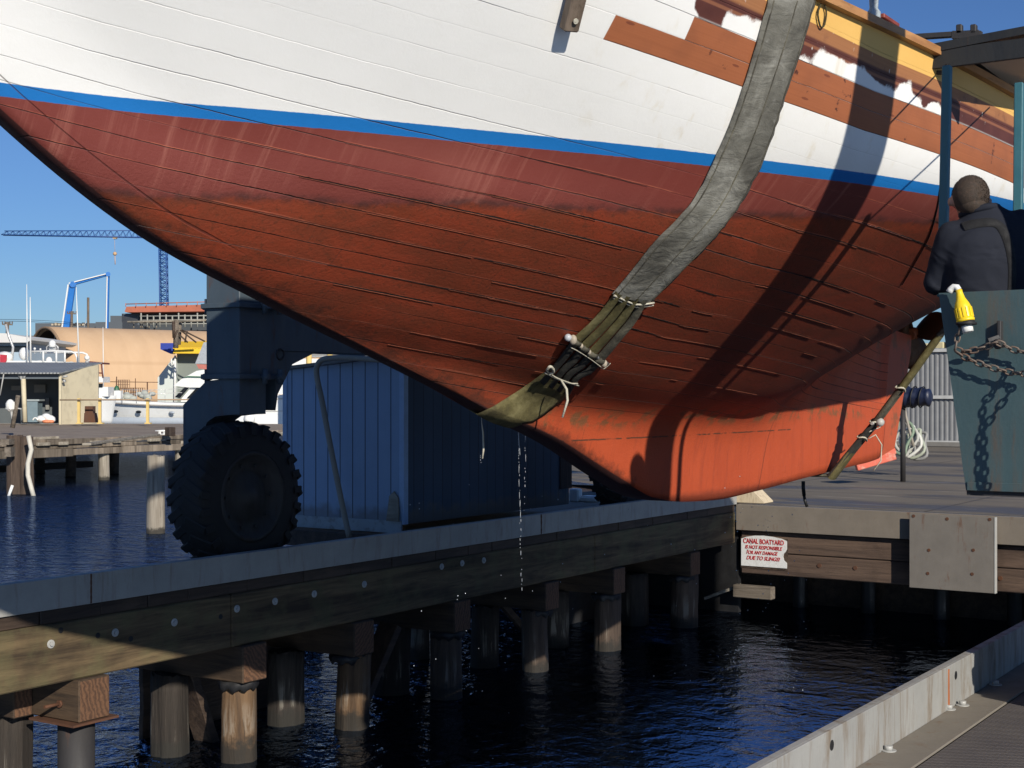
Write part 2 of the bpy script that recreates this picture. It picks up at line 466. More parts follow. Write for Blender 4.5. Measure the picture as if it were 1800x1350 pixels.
# ------------------------------------------------------------------ materials of the boat
def hull_material():
    k = NK('hull_paint'); P = k.coord()
    px_, py_, z = k.sep(P)
    uv = k.node('ShaderNodeUVMap', uv_map='plank').outputs[0]
    uw = k.node('ShaderNodeUVMap', uv_map='stem').outputs[0]
    Y, W, _ = k.sep(uv); ds, zz, _ = k.sep(uw)
    # planks
    wob = k.noise(P, 2.2, 3); wob2 = k.noise(P, 9, 5, 0.65)
    Wn = k.math('ADD', W, k.math('MULTIPLY', k.math('SUBTRACT', wob, 0.5), 0.10))
    Wn = k.math('ADD', Wn, k.math('MULTIPLY', k.math('SUBTRACT', k.noise(P, 16, 4, .65), 0.5), 0.05))
    fl = k.math('FLOOR', Wn); fr = k.math('SUBTRACT', Wn, fl)
    dseam = k.math('MINIMUM', fr, k.math('SUBTRACT', 1.0, fr))
    rnd = k.node('ShaderNodeTexWhiteNoise', noise_dimensions='1D'); k.put(rnd.inputs['W'], fl)
    rv = rnd.outputs['Value']
    # butt joints, staggered plank by plank
    q = k.math('FRACT', k.math('ADD', k.math('MULTIPLY', Y, 0.31), k.math('MULTIPLY', rv, 7.3)))
    butt = k.math('LESS_THAN', k.math('ABSOLUTE', k.math('SUBTRACT', q, 0.5)), 0.0007)
    low = k.math('SUBTRACT', 1.0, k.step(z, 2.40, 2.62))          # under the old waterline
    # how open a seam is changes along its length and from seam to seam
    vis = k.noise(k.map(uv, (0.55, 1.0, 1), loc=(3, 0.5, 0)), 1.0, 3, 0.6)
    vis = k.math('ADD', vis, k.math('MULTIPLY', k.math('SUBTRACT', rv, 0.5), 0.35))
    vis = k.math('ADD', 0.5, k.math('MULTIPLY', k.math('SUBTRACT', vis, 0.5), 1.9))
    openm = k.step(vis, 0.30, 0.66)
    seam = k.math('SUBTRACT', 1.0, k.step(k.math('SUBTRACT', dseam, k.math('MULTIPLY', low, 0.012)), 0.004, 0.030))
    wide = k.math('SUBTRACT', 1.0, k.step(k.math('ADD', dseam, k.math('MULTIPLY', k.noise(k.map(P, (1, .35, 1)), 40, 5, .75), 0.16)), 0.07, 0.13))
    wide = k.math('MULTIPLY', k.math('MULTIPLY', wide, k.step(vis, 0.50, 0.62)), low)
    # white topsides
    n1 = k.noise(P, 1.3, 5, 0.6); st = k.noise(k.map(P, (7, 7, 0.7)), 1.5, 5, 0.6, 0.3)
    white = k.mix(n1, (0.78, 0.775, 0.74), (0.89, 0.885, 0.855))
    white = k.mix(k.math('MULTIPLY', k.step(st, 0.55, 0.78), k.math('MULTIPLY', k.step(Y, 5.0, 6.0), 0.45)), white, (0.60, 0.50, 0.30))
    chips = k.math('MULTIPLY', k.step(k.noise(P, 26, 5, 0.7), 0.66, 0.70), k.step(k.noise(P, 2.3, 2), 0.52, 0.60))
    white = k.mix(k.math('MULTIPLY', chips, k.step(Y, 5.3, 6.2)), white, (0.20, 0.13, 0.09))
    pv = k.voro(k.map(P, (1, 1, 1)), 3.1)
    orange_spot = k.math('SUBTRACT', 1.0, k.step(k.math('ADD', pv, k.math('MULTIPLY', wob2, 0.05)), 0.045, 0.075))
    white = k.mix(k.math('MULTIPLY', orange_spot, k.math('MULTIPLY', k.step(Y, 4.8, 5.2), 0.8)), white, (0.60, 0.30, 0.10))
    sheet = k.math('MULTIPLY', seam, k.math('ADD', 0.06, k.math('MULTIPLY', openm, 0.34)))
    white = k.mix(sheet, white, (0.36, 0.34, 0.31))
    # bare primed planks and scraped wale
    wd = k.noise(k.map(uv, (1.5, 14, 1)), 1.0, 6, 0.65, 0.4)
    bare = k.mix(wd, (0.27, 0.085, 0.034), (0.41, 0.14, 0.058))
    bare = k.mix(k.math('MULTIPLY', k.step(k.noise(P, 5, 4), .45, .7), .3), bare, (0.20, 0.07, 0.035))
    nail = k.math('SUBTRACT', 1.0, k.step(k.voro(k.map(uv, (5.0, 2.0, 1)), 1.0), 0.10, 0.14))
    bare = k.mix(k.math('MULTIPLY', nail, 0.75), bare, (0.15, 0.04, 0.022))
    smear = k.math('MULTIPLY', k.step(k.noise(P, 11, 4, .6), 0.64, 0.69), k.step(Y, 5.7, 6.0))
    bare = k.mix(k.math('MULTIPLY', smear, 0.85), bare, (0.05, 0.018, 0.016))
    bare = k.mix(k.math('MULTIPLY', seam, 0.85), bare, (0.05, 0.02, 0.012))
    isA = k.math('MULTIPLY', k.math('MULTIPLY', k.step(zz, 2.9195, 2.9205), k.math('SUBTRACT', 1.0, k.step(zz, 3.0145, 3.0155))), k.step(Y, 5.353, 5.357))
    isB = k.math('MULTIPLY', k.math('MULTIPLY', k.step(zz, 3.0150, 3.0155), k.math('SUBTRACT', 1.0, k.step(zz, 3.1095, 3.1105))), k.step(Y, 5.733, 5.737))
    isbare = k.math('MAXIMUM', isA, isB)
    scrape_n = k.noise(k.map(uv, (3.4, 0.30, 1)), 1.0, 2, 0.5)
    edge = k.math('ADD', 3.165, k.math('MULTIPLY', k.math('SUBTRACT', scrape_n, 0.5), 0.55))
    edge = k.math('ADD', edge, k.math('MULTIPLY', k.math('SUBTRACT', k.noise(P, 34, 6, .78), .5), 0.045))
    edge = k.math('ADD', edge, k.math('MULTIPLY', k.math('SUBTRACT', 1.0, k.step(Y, 5.35, 5.85)), 0.35))
    edge = k.math('MAXIMUM', k.math('SUBTRACT', edge, k.math('MULTIPLY', k.step(Y, 7.55, 7.85), 0.25)), 3.112)
    scr = k.step(k.math('SUBTRACT', zz, edge), -0.010, 0.010)
    scol = k.mix(k.noise(P, 9, 5), (0.055, 0.016, 0.014), (0.13, 0.042, 0.03))
    scol = k.mix(k.math('MULTIPLY', k.step(zz, 3.215, 3.23), k.step(k.noise(P, 7, 4), 0.2, 0.45)), scol, k.mix(wd, (0.25, 0.10, 0.04), (0.42, 0.19, 0.08)))
    mould = k.math('SUBTRACT', 1.0, k.step(k.math('ABSOLUTE', k.math('SUBTRACT', zz, 3.185)), 0.004, 0.010))
    scol = k.mix(k.math('MULTIPLY', mould, 0.7), scol, (0.30, 0.12, 0.06))
    whitedab = k.step(k.noise(k.map(P, (3, 3, 1.2)), 12, 3, .6), 0.69, 0.72)
    scol = k.mix(k.math('MULTIPLY', whitedab, 0.8), scol, (0.62, 0.58, 0.52))
    top = k.mix(scr, white, scol)
    top = k.mix(isbare, top, bare)
    yel = k.mix(k.noise(P, 2.5, 4), (0.70, 0.41, 0.11), (0.82, 0.51, 0.15))
    top = k.mix(k.step(zz, 3.2805, 3.2835), top, yel)
    # boot stripe
    zc = k.math('ADD', z, k.math('MULTIPLY', k.math('SUBTRACT', k.noise(P, 30, 3), 0.5), 0.004))
    blue = k.mix(n1, (0.006, 0.135, 0.42), (0.012, 0.19, 0.54))
    c = k.mix(k.step(k.math('SUBTRACT', zc, k.math('MULTIPLY', k.step(Y, 3.1, 4.7), .028)), 2.7005, 2.7035), blue, top)
    # maroon band with pale runs
    run = k.noise(k.map(uv, (17, 0.05, 1)), 1.0, 6, 0.75, 0.05)
    runb = k.noise(k.map(uv, (1.6, 0.12, 1)), 1.0, 3)
    mar = k.mix(n1, (0.165, 0.034, 0.026), (0.215, 0.048, 0.036))
    mar = k.mix(k.math('MULTIPLY', k.math('MULTIPLY', k.step(run, 0.47, 0.68), k.step(runb, 0.36, 0.60)), 0.7), mar, (0.33, 0.115, 0.085))
    mar = k.mix(k.math('MULTIPLY', k.step(k.noise(P, 1.1, 4), 0.5, 0.75), 0.5), mar, (0.25, 0.075, 0.055))
    c = k.mix(k.math('SUBTRACT', 1.0, k.step(k.math('SUBTRACT', zc, k.math('MULTIPLY', k.step(Y, 3.1, 4.7), .022)), 2.6555, 2.6585)), c, mar)
    # old antifouling: orange red, patched with slime
    zb = k.math('ADD', 2.372, k.math('MULTIPLY', k.math('SUBTRACT', Y, 3.76), 0.043))
    zb = k.math('ADD', zb, k.math('MULTIPLY', k.math('SUBTRACT', k.noise(k.map(P, (1, 2.6, 1)), 1.0, 5, .7), 0.5), 0.10))
    below = k.math('SUBTRACT', zb, z)
    ora = k.mix(k.noise(P, 1.5, 5, .6), (0.215, 0.033, 0.012), (0.33, 0.055, 0.019))
    clean = k.math('SUBTRACT', 1.0, k.step(z, 1.45, 1.62))
    clean = k.math('MAXIMUM', clean, k.math('MULTIPLY', k.math('SUBTRACT', 1.0, k.step(k.math('ABSOLUTE', px_), .22, .36)), k.step(Y, 9.4, 10.4)))
    ora = k.mix(clean, ora, k.mix(k.noise(P, 2.4, 5, .6), (0.38, 0.058, 0.018), (0.52, 0.088, 0.028)))
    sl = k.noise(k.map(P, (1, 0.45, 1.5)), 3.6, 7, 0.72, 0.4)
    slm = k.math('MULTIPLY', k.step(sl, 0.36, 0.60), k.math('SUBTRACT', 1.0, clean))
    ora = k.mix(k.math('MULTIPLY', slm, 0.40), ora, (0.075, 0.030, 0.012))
    fleck = k.step(k.noise(P, 48, 4, .75), 0.52, 0.66)
    ora = k.mix(k.math('MULTIPLY', k.math('MULTIPLY', fleck, k.math('SUBTRACT', 1.0, clean)), 0.45), ora, (0.055, 0.026, 0.012))
    aft = k.math('MULTIPLY', k.math('MULTIPLY', k.step(Y, 8.3, 10.2), k.math('SUBTRACT', 1.0, clean)), k.math('SUBTRACT', 1.0, k.step(z, 2.30, 2.58)))  # dark grey aft bottom: slime, with the stern hollow's shade painted in
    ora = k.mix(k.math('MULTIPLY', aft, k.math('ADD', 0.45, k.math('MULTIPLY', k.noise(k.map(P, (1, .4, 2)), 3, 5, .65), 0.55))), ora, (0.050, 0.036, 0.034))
    runs = k.noise(k.map(P, (10, 10, 0.8)), 1.0, 6, .75)
    ora = k.mix(k.math('MULTIPLY', k.math('MULTIPLY', k.step(runs, 0.50, 0.68), clean), 0.45), ora, (0.26, 0.045, 0.02))
    ora = k.mix(k.math('MULTIPLY', k.math('MULTIPLY', k.step(k.noise(P, 30, 5, .75), 0.60, 0.72), clean), 0.35), ora, (0.60, 0.17, 0.08))
    # green grey patches and a seam on the ballast keel
    gz = k.math('SUBTRACT', 1.0, k.step(k.math('ABSOLUTE', k.math('SUBTRACT', z, 1.455)), 0.02, 0.09))
    gp = k.math('MULTIPLY', k.step(k.noise(P, 6.5, 5, .65), 0.48, 0.60), gz)
    ora = k.mix(k.math('MULTIPLY', gp, 0.8), ora, (0.15, 0.085, 0.035))
    gp2 = k.math('MULTIPLY', k.step(k.noise(P, 3.1, 6, .7), 0.56, 0.66), k.math('MULTIPLY', k.step(Y, 11.0, 12.2), k.step(z, 1.3, 1.6)))
    ora = k.mix(k.math('MULTIPLY', gp2, 0.7), ora, (0.16, 0.075, 0.035))
    ks = k.math('SUBTRACT', 1.0, k.step(k.math('ABSOLUTE', k.math('SUBTRACT', z, k.math('ADD', 1.325, k.math('MULTIPLY', wob2, 0.012)))), 0.002, 0.007))
    ks = k.math('MULTIPLY', ks, k.math('MULTIPLY', k.math('LESS_THAN', Y, 10.4), k.step(k.noise(P, 14, 3), 0.38, 0.5)))
    ora = k.mix(k.math('MULTIPLY', ks, 0.85), ora, (0.05, 0.035, 0.02))
    ks2 = k.math('SUBTRACT', 1.0, k.step(k.math('ABSOLUTE', k.math('SUBTRACT', Y, k.math('ADD', 9.86, k.math('MULTIPLY', k.math('SUBTRACT', z, 1.0), 0.33)))), 0.003, 0.010))
    ora = k.mix(k.math('MULTIPLY', k.math('MULTIPLY', ks2, clean), 0.7), ora, (0.12, 0.03, 0.015))
    c = k.mix(k.step(below, -0.004, 0.012), c, ora)
    tide = k.math('MULTIPLY', k.step(below, -0.03, 0.0), k.math('SUBTRACT', 1.0, k.step(below, 0.0, 0.035)))
    c = k.mix(k.math('MULTIPLY', tide, k.math('MULTIPLY', k.step(wob2, 0.35, 0.6), 0.75)), c, (0.060, 0.022, 0.018))
    # seams on the red bottom
    isred = k.math('SUBTRACT', 1.0, k.step(z, 2.72, 2.73))
    onhull = k.math('MULTIPLY', isred, k.step(z, 1.40, 1.55))
    rs = k.math('MULTIPLY', k.math('MULTIPLY', seam, k.math('ADD', 0.05, k.math('MULTIPLY', openm, 0.85))), onhull)
    c = k.mix(rs, c, (0.035, 0.014, 0.010))
    wd_m = k.math('MULTIPLY', wide, onhull)
    c = k.mix(k.math('MULTIPLY', wd_m, 0.9), c, (0.022, 0.013, 0.009))
    lipn = k.math('MULTIPLY', k.math('MULTIPLY', k.step(fr, 0.02, 0.05), k.math('SUBTRACT', 1.0, k.step(fr, 0.05, 0.085))), onhull)  # lips along the seams, their catch of sun painted pale
    lipn = k.math('MULTIPLY', lipn, k.math('SUBTRACT', 1.0, k.step(z, 2.63, 2.65)))
    lipn = k.math('MULTIPLY', lipn, k.step(k.noise(k.map(uv, (1.3, 1, 1), loc=(9, 4, 0)), 1.0, 5, .75), 0.44, 0.58))
    c = k.mix(k.math('MULTIPLY', lipn, 0.8), c, (0.50, 0.15, 0.085))
    c = k.mix(k.math('MULTIPLY', k.math('MULTIPLY', butt, low), 0.4), c, (0.05, 0.02, 0.015))
    # the stem piece: rabbet line, growth on the underwater edge
    rab = k.math('SUBTRACT', 1.0, k.step(k.math('ABSOLUTE', k.math('SUBTRACT', ds, 0.088)), 0.001, 0.0045))
    rab = k.math('MULTIPLY', rab, k.step(z, 2.16, 2.26))
    c = k.mix(k.math('MULTIPLY', rab, 0.6), c, (0.07, 0.018, 0.014))
    grow = k.math('SUBTRACT', 1.0, k.step(k.math('ADD', ds, k.math('MULTIPLY', k.math('SUBTRACT', k.noise(P, 9, 6, .75), 0.5), 0.20)), 0.005, 0.07))
    grow = k.math('MULTIPLY', grow, k.math('SUBTRACT', 1.0, k.step(z, 2.30, 2.42)))
    c = k.mix(k.math('MULTIPLY', grow, 0.62), c, (0.028, 0.016, 0.010))
    stem_face = k.math('SUBTRACT', 1.0, k.step(ds, 0.004, 0.012))  # stem's front face and keel's bottom strip coloured dark maroon
    c = k.mix(k.math('MULTIPLY', stem_face, k.math('SUBTRACT', 1.0, k.step(z, 2.66, 2.68))), c, (0.045, 0.015, 0.014))
    bot = k.math('MULTIPLY', k.math('SUBTRACT', 1.0, k.step(k.math('ADD', z, k.math('MULTIPLY', wob2, 0.05)), 0.93, 0.99)), k.step(Y, 7.5, 8.2))
    c = k.mix(k.math('MULTIPLY', bot, 0.6), c, (0.10, 0.022, 0.012))
    # relief
    grv = k.math('MULTIPLY', seam, k.math('ADD', 0.12, openm))
    h = k.math('SUBTRACT', k.math('MULTIPLY', rv, k.math('ADD', 0.35, k.math('MULTIPLY', low, 1.1))), grv)
    h = k.math('SUBTRACT', h, k.math('MULTIPLY', wide, 2.2))
    h = k.math('SUBTRACT', h, k.math('MULTIPLY', rab, 0.9))
    h = k.math('MULTIPLY', h, k.step(z, 1.42, 1.56))
    nb = k.bump(h, 1.0, 0.0022)
    rough_n = k.math('ADD', k.math('MULTIPLY', k.noise(P, 70, 5, .7), k.math('ADD', 0.15, k.math('MULTIPLY', low, 0.85))), k.math('MULTIPLY', k.noise(P, 7, 4, .6), 0.5))
    nb = k.bump(rough_n, 0.5, 0.006, nb)
    rr = k.math('ADD', 0.42, k.math('MULTIPLY', low, 0.12))
    rr = k.math('ADD', rr, k.math('MULTIPLY', k.noise(P, 4, 5), 0.2))
    return k.done(c, rr, 0.0, nb)

M = {}
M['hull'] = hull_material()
M['caprail'] = m_wood('varnished_rail', (0.50, 0.26, 0.10), (0.34, 0.16, 0.06), 'Y', 1.0, 0.45, 0.2)
M['deckpaint'] = m_plain('deck_paint', (0.5, 0.45, 0.36), 0.7)
M['boxred'] = m_plain('red_brown_paint', (0.26, 0.055, 0.035), 0.5, dirt=(0.1, 0.03, 0.02))
M['bronze'] = m_plain('fouled_bronze', (0.085, 0.038, 0.016), 0.55, 0.35, 0.4, 14, 0.4, dirt=(0.03, 0.02, 0.015))
M['rudder'] = None
M['timber'] = m_wood('pier_timber', (0.165, 0.115, 0.058), (0.042, 0.027, 0.014), 'Y', 0.9, 0.85, 0.5, moss=(0.12, 0.115, 0.05))
M['timber_x'] = m_wood('cap_timber', (0.085, 0.053, 0.029), (0.032, 0.020, 0.012), 'X', 1.0, 0.85, 0.6)
def endgrain(m):
    """growth rings on the sawn ends of a timber"""
    k = NK.__new__(NK); k.m = m; k.t = m.node_tree; k.b = k.t.nodes['Principled BSDF']
    old = k.b.inputs['Base Color'].links[0].from_socket
    w = k.node('ShaderNodeTexWave', wave_type='RINGS', rings_direction='X')
    k.put(w.inputs['Vector'], k.coord()); w.inputs['Scale'].default_value = 8; w.inputs['Distortion'].default_value = 7; w.inputs['Detail'].default_value = 3; w.inputs['Detail Scale'].default_value = 2
    e = k.step(k.sep(k.coord('Normal'))[0], .8, .95)
    k.put(k.b.inputs['Base Color'], k.mix(e, old, k.mix(w.outputs['Fac'], (.075, .038, .021), (.15, .075, .038))))
    return m
endgrain(M['timber_x'])
M['timber_dark'] = m_wood('wet_timber', (0.085, 0.055, 0.036), (0.035, 0.022, 0.015), 'Y', 1.0, 0.7, 0.6)
M['timber_old'] = m_wood('weathered_timber', (0.24, 0.20, 0.155), (0.10, 0.08, 0.06), 'X', 0.8, 0.9, 0.7)
M['brace'] = m_wood('brace_timber', (0.11, 0.075, 0.05), (0.05, 0.032, 0.022), 'Z', 1.0, 0.85, 0.6)
M['board'] = m_wood('dock_board', (0.36, 0.32, 0.25), (0.19, 0.16, 0.12), 'X', 0.8, 0.9, 0.5)
M['zinc'] = m_steel('galvanised_kerb', (0.36, 0.355, 0.33), 0.5, 0.6, rustcol=(0.16, 0.065, 0.025), zr=-0.01)
M['zinc_old'] = m_steel('stained_kerb', (0.33, 0.33, 0.315), 0.7, 0.6, rustcol=(0.16, 0.115, 0.07))
M['bolt'] = m_steel('bolt_zinc', (0.42, 0.42, 0.40), 0.1, 0.45)
M['rust'] = m_steel('rusty_steel', (0.10, 0.045, 0.025), 0.9, 0.8)
M['blacksteel'] = m_steel('tarred_steel', (0.035, 0.033, 0.034), 0.2, 0.6)
M['liftsteel'] = m_steel('blue_grey_lift_paint', (0.072, 0.097, 0.118), 0.3, 0.5)
M['teal'] = m_steel('teal_cab_paint', (0.050, 0.088, 0.096), 0.6, 0.5, rustcol=(0.10, 0.055, 0.03))
M['tealpost'] = m_plain('teal_post_paint', (0.04, 0.14, 0.17), 0.45, 0, 0.2)
M['beam'] = m_steel('tan_steel_beam', (0.21, 0.18, 0.145), 0.25, 0.6)
M['plate'] = m_steel('grey_steel_plate', (0.20, 0.182, 0.16), 0.25, 0.5)
M['cream'] = m_plain('cream_panel', (0.62, 0.56, 0.44), 0.7, 0, 0.12)
M['rope'] = m_plain('rope_fibre', (0.50, 0.47, 0.38), 0.9, 0, 0.3, 20, 0.6, 90)
M['hose'] = m_plain('grey_hose', (0.30, 0.27, 0.22), 0.6, 0, 0.2, 5)
M['black'] = m_plain('black_rubber', (0.012, 0.012, 0.013), 0.6)
M['yellow'] = m_plain('yellow_plastic', (0.85, 0.60, 0.02), 0.35, 0, 0.06, 8, 0.05)
M['whitepl'] = m_plain('white_plastic', (0.78, 0.78, 0.74), 0.4, 0, 0.06)
M['water_drop'] = m_plain('drop_water', (0.42, 0.45, 0.48), 0.1, 0, 0.02)

# ------------------------------------------------------------------ boat
hullme = hull_mesh()
HB = Vector((BX, 8.0, 0.0))
HULL_BVH = BVHTree.FromPolygons([v.co + HB for v in hullme.vertices], [tuple(p.vertices) for p in hullme.polygons if p.material_index == 0])
def on_hull(x, y, lift=0.0):
    h = HULL_BVH.ray_cast(O, ray(x, y))
    if h[0] is None: return None
    n = h[1]
    if n.dot(ray(x, y)) > 0: n = -n
    return h[0] + n * lift, n
boat = thing('sailing_boat', 'big wooden boat with red bottom and white topsides hanging in slings over the slip', 'boat', HB)
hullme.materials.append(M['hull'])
for nm_, c_ in (('seam_tar', (.016, .010, .008)), ('seam_lip', (.27, .075, .036)), ('seam_lip_pink', (.30, .105, .08))): hullme.materials.append(m_plain(nm_, c_, .8, 0, .4, 20, .3))
hull = bpy.data.objects.new('hull', hullme); COL.objects.link(hull); hull.parent = boat
def rail_pt(i, sgn, db=0.0, dz=0.0):
    Y, b, z = NET[i, -1]
    return Vector((BX + sgn * (b + db), Y, z + dz))
mb = MB()
for sgn in (1, -1):
    rows = []
    for i in range(0, NU, 2):
        rows.append([rail_pt(i, sgn, 0.035, -0.018), rail_pt(i, sgn, 0.035, 0.022), rail_pt(i, sgn, 0.02, 0.03), rail_pt(i, sgn, -0.10, 0.03), rail_pt(i, sgn, -0.10, -0.02)])
    mb.grid(rows, smooth=False, close=True)
mb.build('cap_rail', M['caprail'], boat)
mb = MB()
mb.grid([[rail_pt(i, 1, -min(.26, NET[i, -1, 1] * .6), -0.24), Vector((BX, NET[i, -1, 0], NET[i, -1, 2] - 0.22)), rail_pt(i, -1, -min(.26, NET[i, -1, 1] * .6), -0.24)] for i in range(10, NU, 4)])
mb.build('deck', M['deckpaint'], boat)
# deck box and mooring post seen over the rail
p = atX(1560, 45, -2.60)
mb = MB(); mb.box(p + Vector((-.08, .02, -.11)), (.16, .22, .26), .006); mb.box(p + Vector((-.08, .02, .03)), (.20, .26, .025), .004)
mb.build('deck_box', M['boxred'], boat)
p = atX(1536, 22, -2.50)
mb = MB(); mb.tube([p + Vector((0, 0, -.12)), p + Vector((0, 0, .0)), p + Vector((0, 0, .02)), p + Vector((0, 0, .2))], [.035, .035, .022, .03], 10)
mb.build('mooring_post', m_plain('pale_rag', (0.35, 0.40, 0.42), 0.4, 0, 0.5, 25, 0.5, 30, dirt=(0.03, 0.02, 0.02)), boat)
# rudder
k = NK('rudder_paint'); P = k.coord()
c = k.mix(k.noise(P, 2.6, 5, .6), (0.38, 0.068, 0.026), (0.52, 0.105, 0.042))
c = k.mix(k.math('MULTIPLY', k.step(k.noise(P, 4.2, 6, .7), 0.52, 0.64), 0.65), c, (0.15, 0.08, 0.04))
M['rudder'] = k.done(c, 0.6, 0, k.bump(k.noise(P, 40, 4), .3, .005))
mb = MB()
prof = [(12.70, 1.03), (13.12, 1.10), (13.60, 2.00), (13.62, 2.16), (13.02, 2.20), (12.93, 1.93)]
mb.prism([(BX - .05, y, z) for y, z in prof], (.10, 0, 0))
mb.build('rudder', M['rudder'], boat)
mb = MB(); mb.cyl((BX, 13.5, 2.1), (BX, 13.72, 2.75), .05, .05, 10)
mb.build('rudder_stock', M['bronze'], boat)
# propeller
pc = Vector((BX + .02, 13.80, 2.19))
pr = MB(); pr.tube([pc + Vector((0, -.16, -.02)), pc, pc + Vector((0, .10, 0)), pc + Vector((0, .16, 0))], [.055, .06, .05, .02], 12)
hub = pr.build('propeller', m_plain('orange_hub', (0.35, 0.10, 0.035), 0.5, 0, .3, 12, .4, dirt=(.1, .05, .03)), boat)
for j, a in enumerate((18, 138, 258)):
    mb = MB(); rows = []
    ax = Vector((math.cos(R(a)), 0, math.sin(R(a)))); tn = Vector((-math.sin(R(a)), 0, math.cos(R(a))))
    for r in np.linspace(0.03, 0.34, 12):
        t = (r - .03) / .31
        w = .035 + .13 * math.sin(math.pi * min(1, t * 0.93 + .05)) ** .7
        if t > .98: w = .02
        pitch = R(60 - 34 * t)
        wd = tn * math.cos(pitch * .8) + Vector((0, 1, 0)) * math.sin(pitch * .8)
        rows.append([pc + ax * r + wd * w * s + Vector((0, -.03 * (1 - s * s), 0)) for s in (-1, -.6, -.2, .2, .6, 1)])
    mb.grid(rows)
    bl = mb.build('blade', M['bronze'], hub)
    sol = bl.modifiers.new('s', 'SOLIDIFY'); sol.thickness = .014

# ------------------------------------------------------------------ slings
def strip(mb, Ls, Rs, thick, bulge, nseg=8, curl=0.0, seed=1, mi=0):
    """a flat padded band between two edge lines that follow the hull; thickness along the local normal"""
    rnd = random.Random(seed); rows = []
    n = len(Ls)
    for i in range(n):
        a, b = Ls[i][0], Rs[i][0]; nr = (Ls[i][1] + Rs[i][1]).normalized()
        up, dn = [], []
        for j in range(nseg + 1):
            f = j / nseg
            prof = math.sin(math.pi * f) ** .5
            e = curl * rnd.uniform(-1, 1) if j in (0, nseg) else curl * .3 * rnd.uniform(-1, 1)
            q = a.lerp(b, f)
            up.append(q + nr * (thick * (.45 + .55 * prof) + bulge * prof + e * .6))
            dn.append(q + nr * (.003 + bulge * .2 * prof))
        rows.append(up + dn[::-1])
    mb.grid(rows, mi=mi, close=True)
    return mb
def resample(pts, n):
    """Catmull-Rom through picture points"""
    out = []; m = len(pts)
    for i in range(n):
        t = i / (n - 1) * (m - 1); j = min(int(t), m - 2); f = t - j
        P = [pts[max(j - 1, 0)], pts[j], pts[j + 1], pts[min(j + 2, m - 1)]]
        out.append(tuple(.5 * (2 * P[1][a] + (-P[0][a] + P[2][a]) * f + (2 * P[0][a] - 5 * P[1][a] + 4 * P[2][a] - P[3][a]) * f * f + (-P[0][a] + 3 * P[1][a] - 3 * P[2][a] + P[3][a]) * f ** 3) for a in (0, 1)))
    return out
def canvas_material():
    k = NK('dirty_canvas'); P = k.coord()
    n = k.noise(P, 3.2, 6, .65, .4)
    c = k.ramp(n, [(.32, (0.06, 0.057, 0.047)), (.5, (0.15, 0.145, 0.122)), (.66, (0.29, 0.285, 0.25))])
    st = k.noise(k.map(P, (2, 2, 9)), 1.5, 5, .6)
    c = k.mix(k.math('MULTIPLY', k.step(st, .5, .7), .45), c, (0.055, 0.05, 0.042))
    c = k.mix(k.math('MULTIPLY', k.step(k.noise(P, 21, 5, .7), .6, .72), .5), c, (0.27, 0.265, 0.24))
    wr = k.noise(k.map(P, (3, 3, 7)), 2.2, 4, .6, 1.2)
    nb = k.bump(wr, .35, .03)
    nb = k.bump(k.noise(P, 160, 3, .6), .4, .004, nb)
    return k.done(c, .92, 0, nb)
M['canvas'] = canvas_material()
def strap_material(name, a, b, c3):
    k = NK(name); P = k.coord()
    n = k.noise(P, 5, 6, .7)
    c = k.ramp(n, [(.3, a), (.5, b), (.7, c3)])
    w = k.noise(k.map(P, (1, 1, 1)), 60, 4, .7)
    return k.done(c, .85, 0, k.bump(k.math('ADD', w, n), .6, .008))
M['olive'] = strap_material('algae_strap', (0.035, 0.030, 0.014), (0.115, 0.098, 0.036), (0.24, 0.215, 0.10))
M['strapgrey'] = strap_material('wet_grey_strap', (0.03, 0.028, 0.024), (0.085, 0.078, 0.058), (0.20, 0.185, 0.13))
M['strapblack'] = strap_material('wet_black_strap', (0.010, 0.010, 0.010), (0.028, 0.027, 0.024), (0.075, 0.07, 0.055))

sl = thing('lifting_sling', 'grey canvas-sleeved sling wrapped under the bow, with bundled straps tied by rope', 'sling', on_hull(1290, 280)[0])
LE = [(1348, 0), (1326, 80), (1302, 158), (1280, 220), (1255, 276), (1222, 342), (1187, 385), (1150, 422), (1112, 470), (1075, 514)]
RE = [(1432, 0), (1408, 82), (1378, 170), (1357, 235), (1335, 292), (1300, 358), (1271, 396), (1240, 432), (1190, 482), (1146, 526)]
Lp = [on_hull(*p, .004) for p in resample(LE, 46)]; Rp = [on_hull(*p, .004) for p in resample(RE, 46)]
up = Vector((.12, -.10, 1.0)).normalized()
for s in (0.15, .5, 1.2, 2.2, 3.6):                     # the part above the picture, up to the lift's beam
    Lp.insert(0, (Lp[0 if s == .15 else 0][0] + up * (s if s == .15 else .8), Lp[0][1])); Rp.insert(0, (Rp[0][0] + up * (s if s == .15 else .8), Rp[0][1]))
mb = strip(MB(), Lp, Rp, .016, .012, 10, .010, 3)
mb.build('canvas_sleeve', M['canvas'], sl)
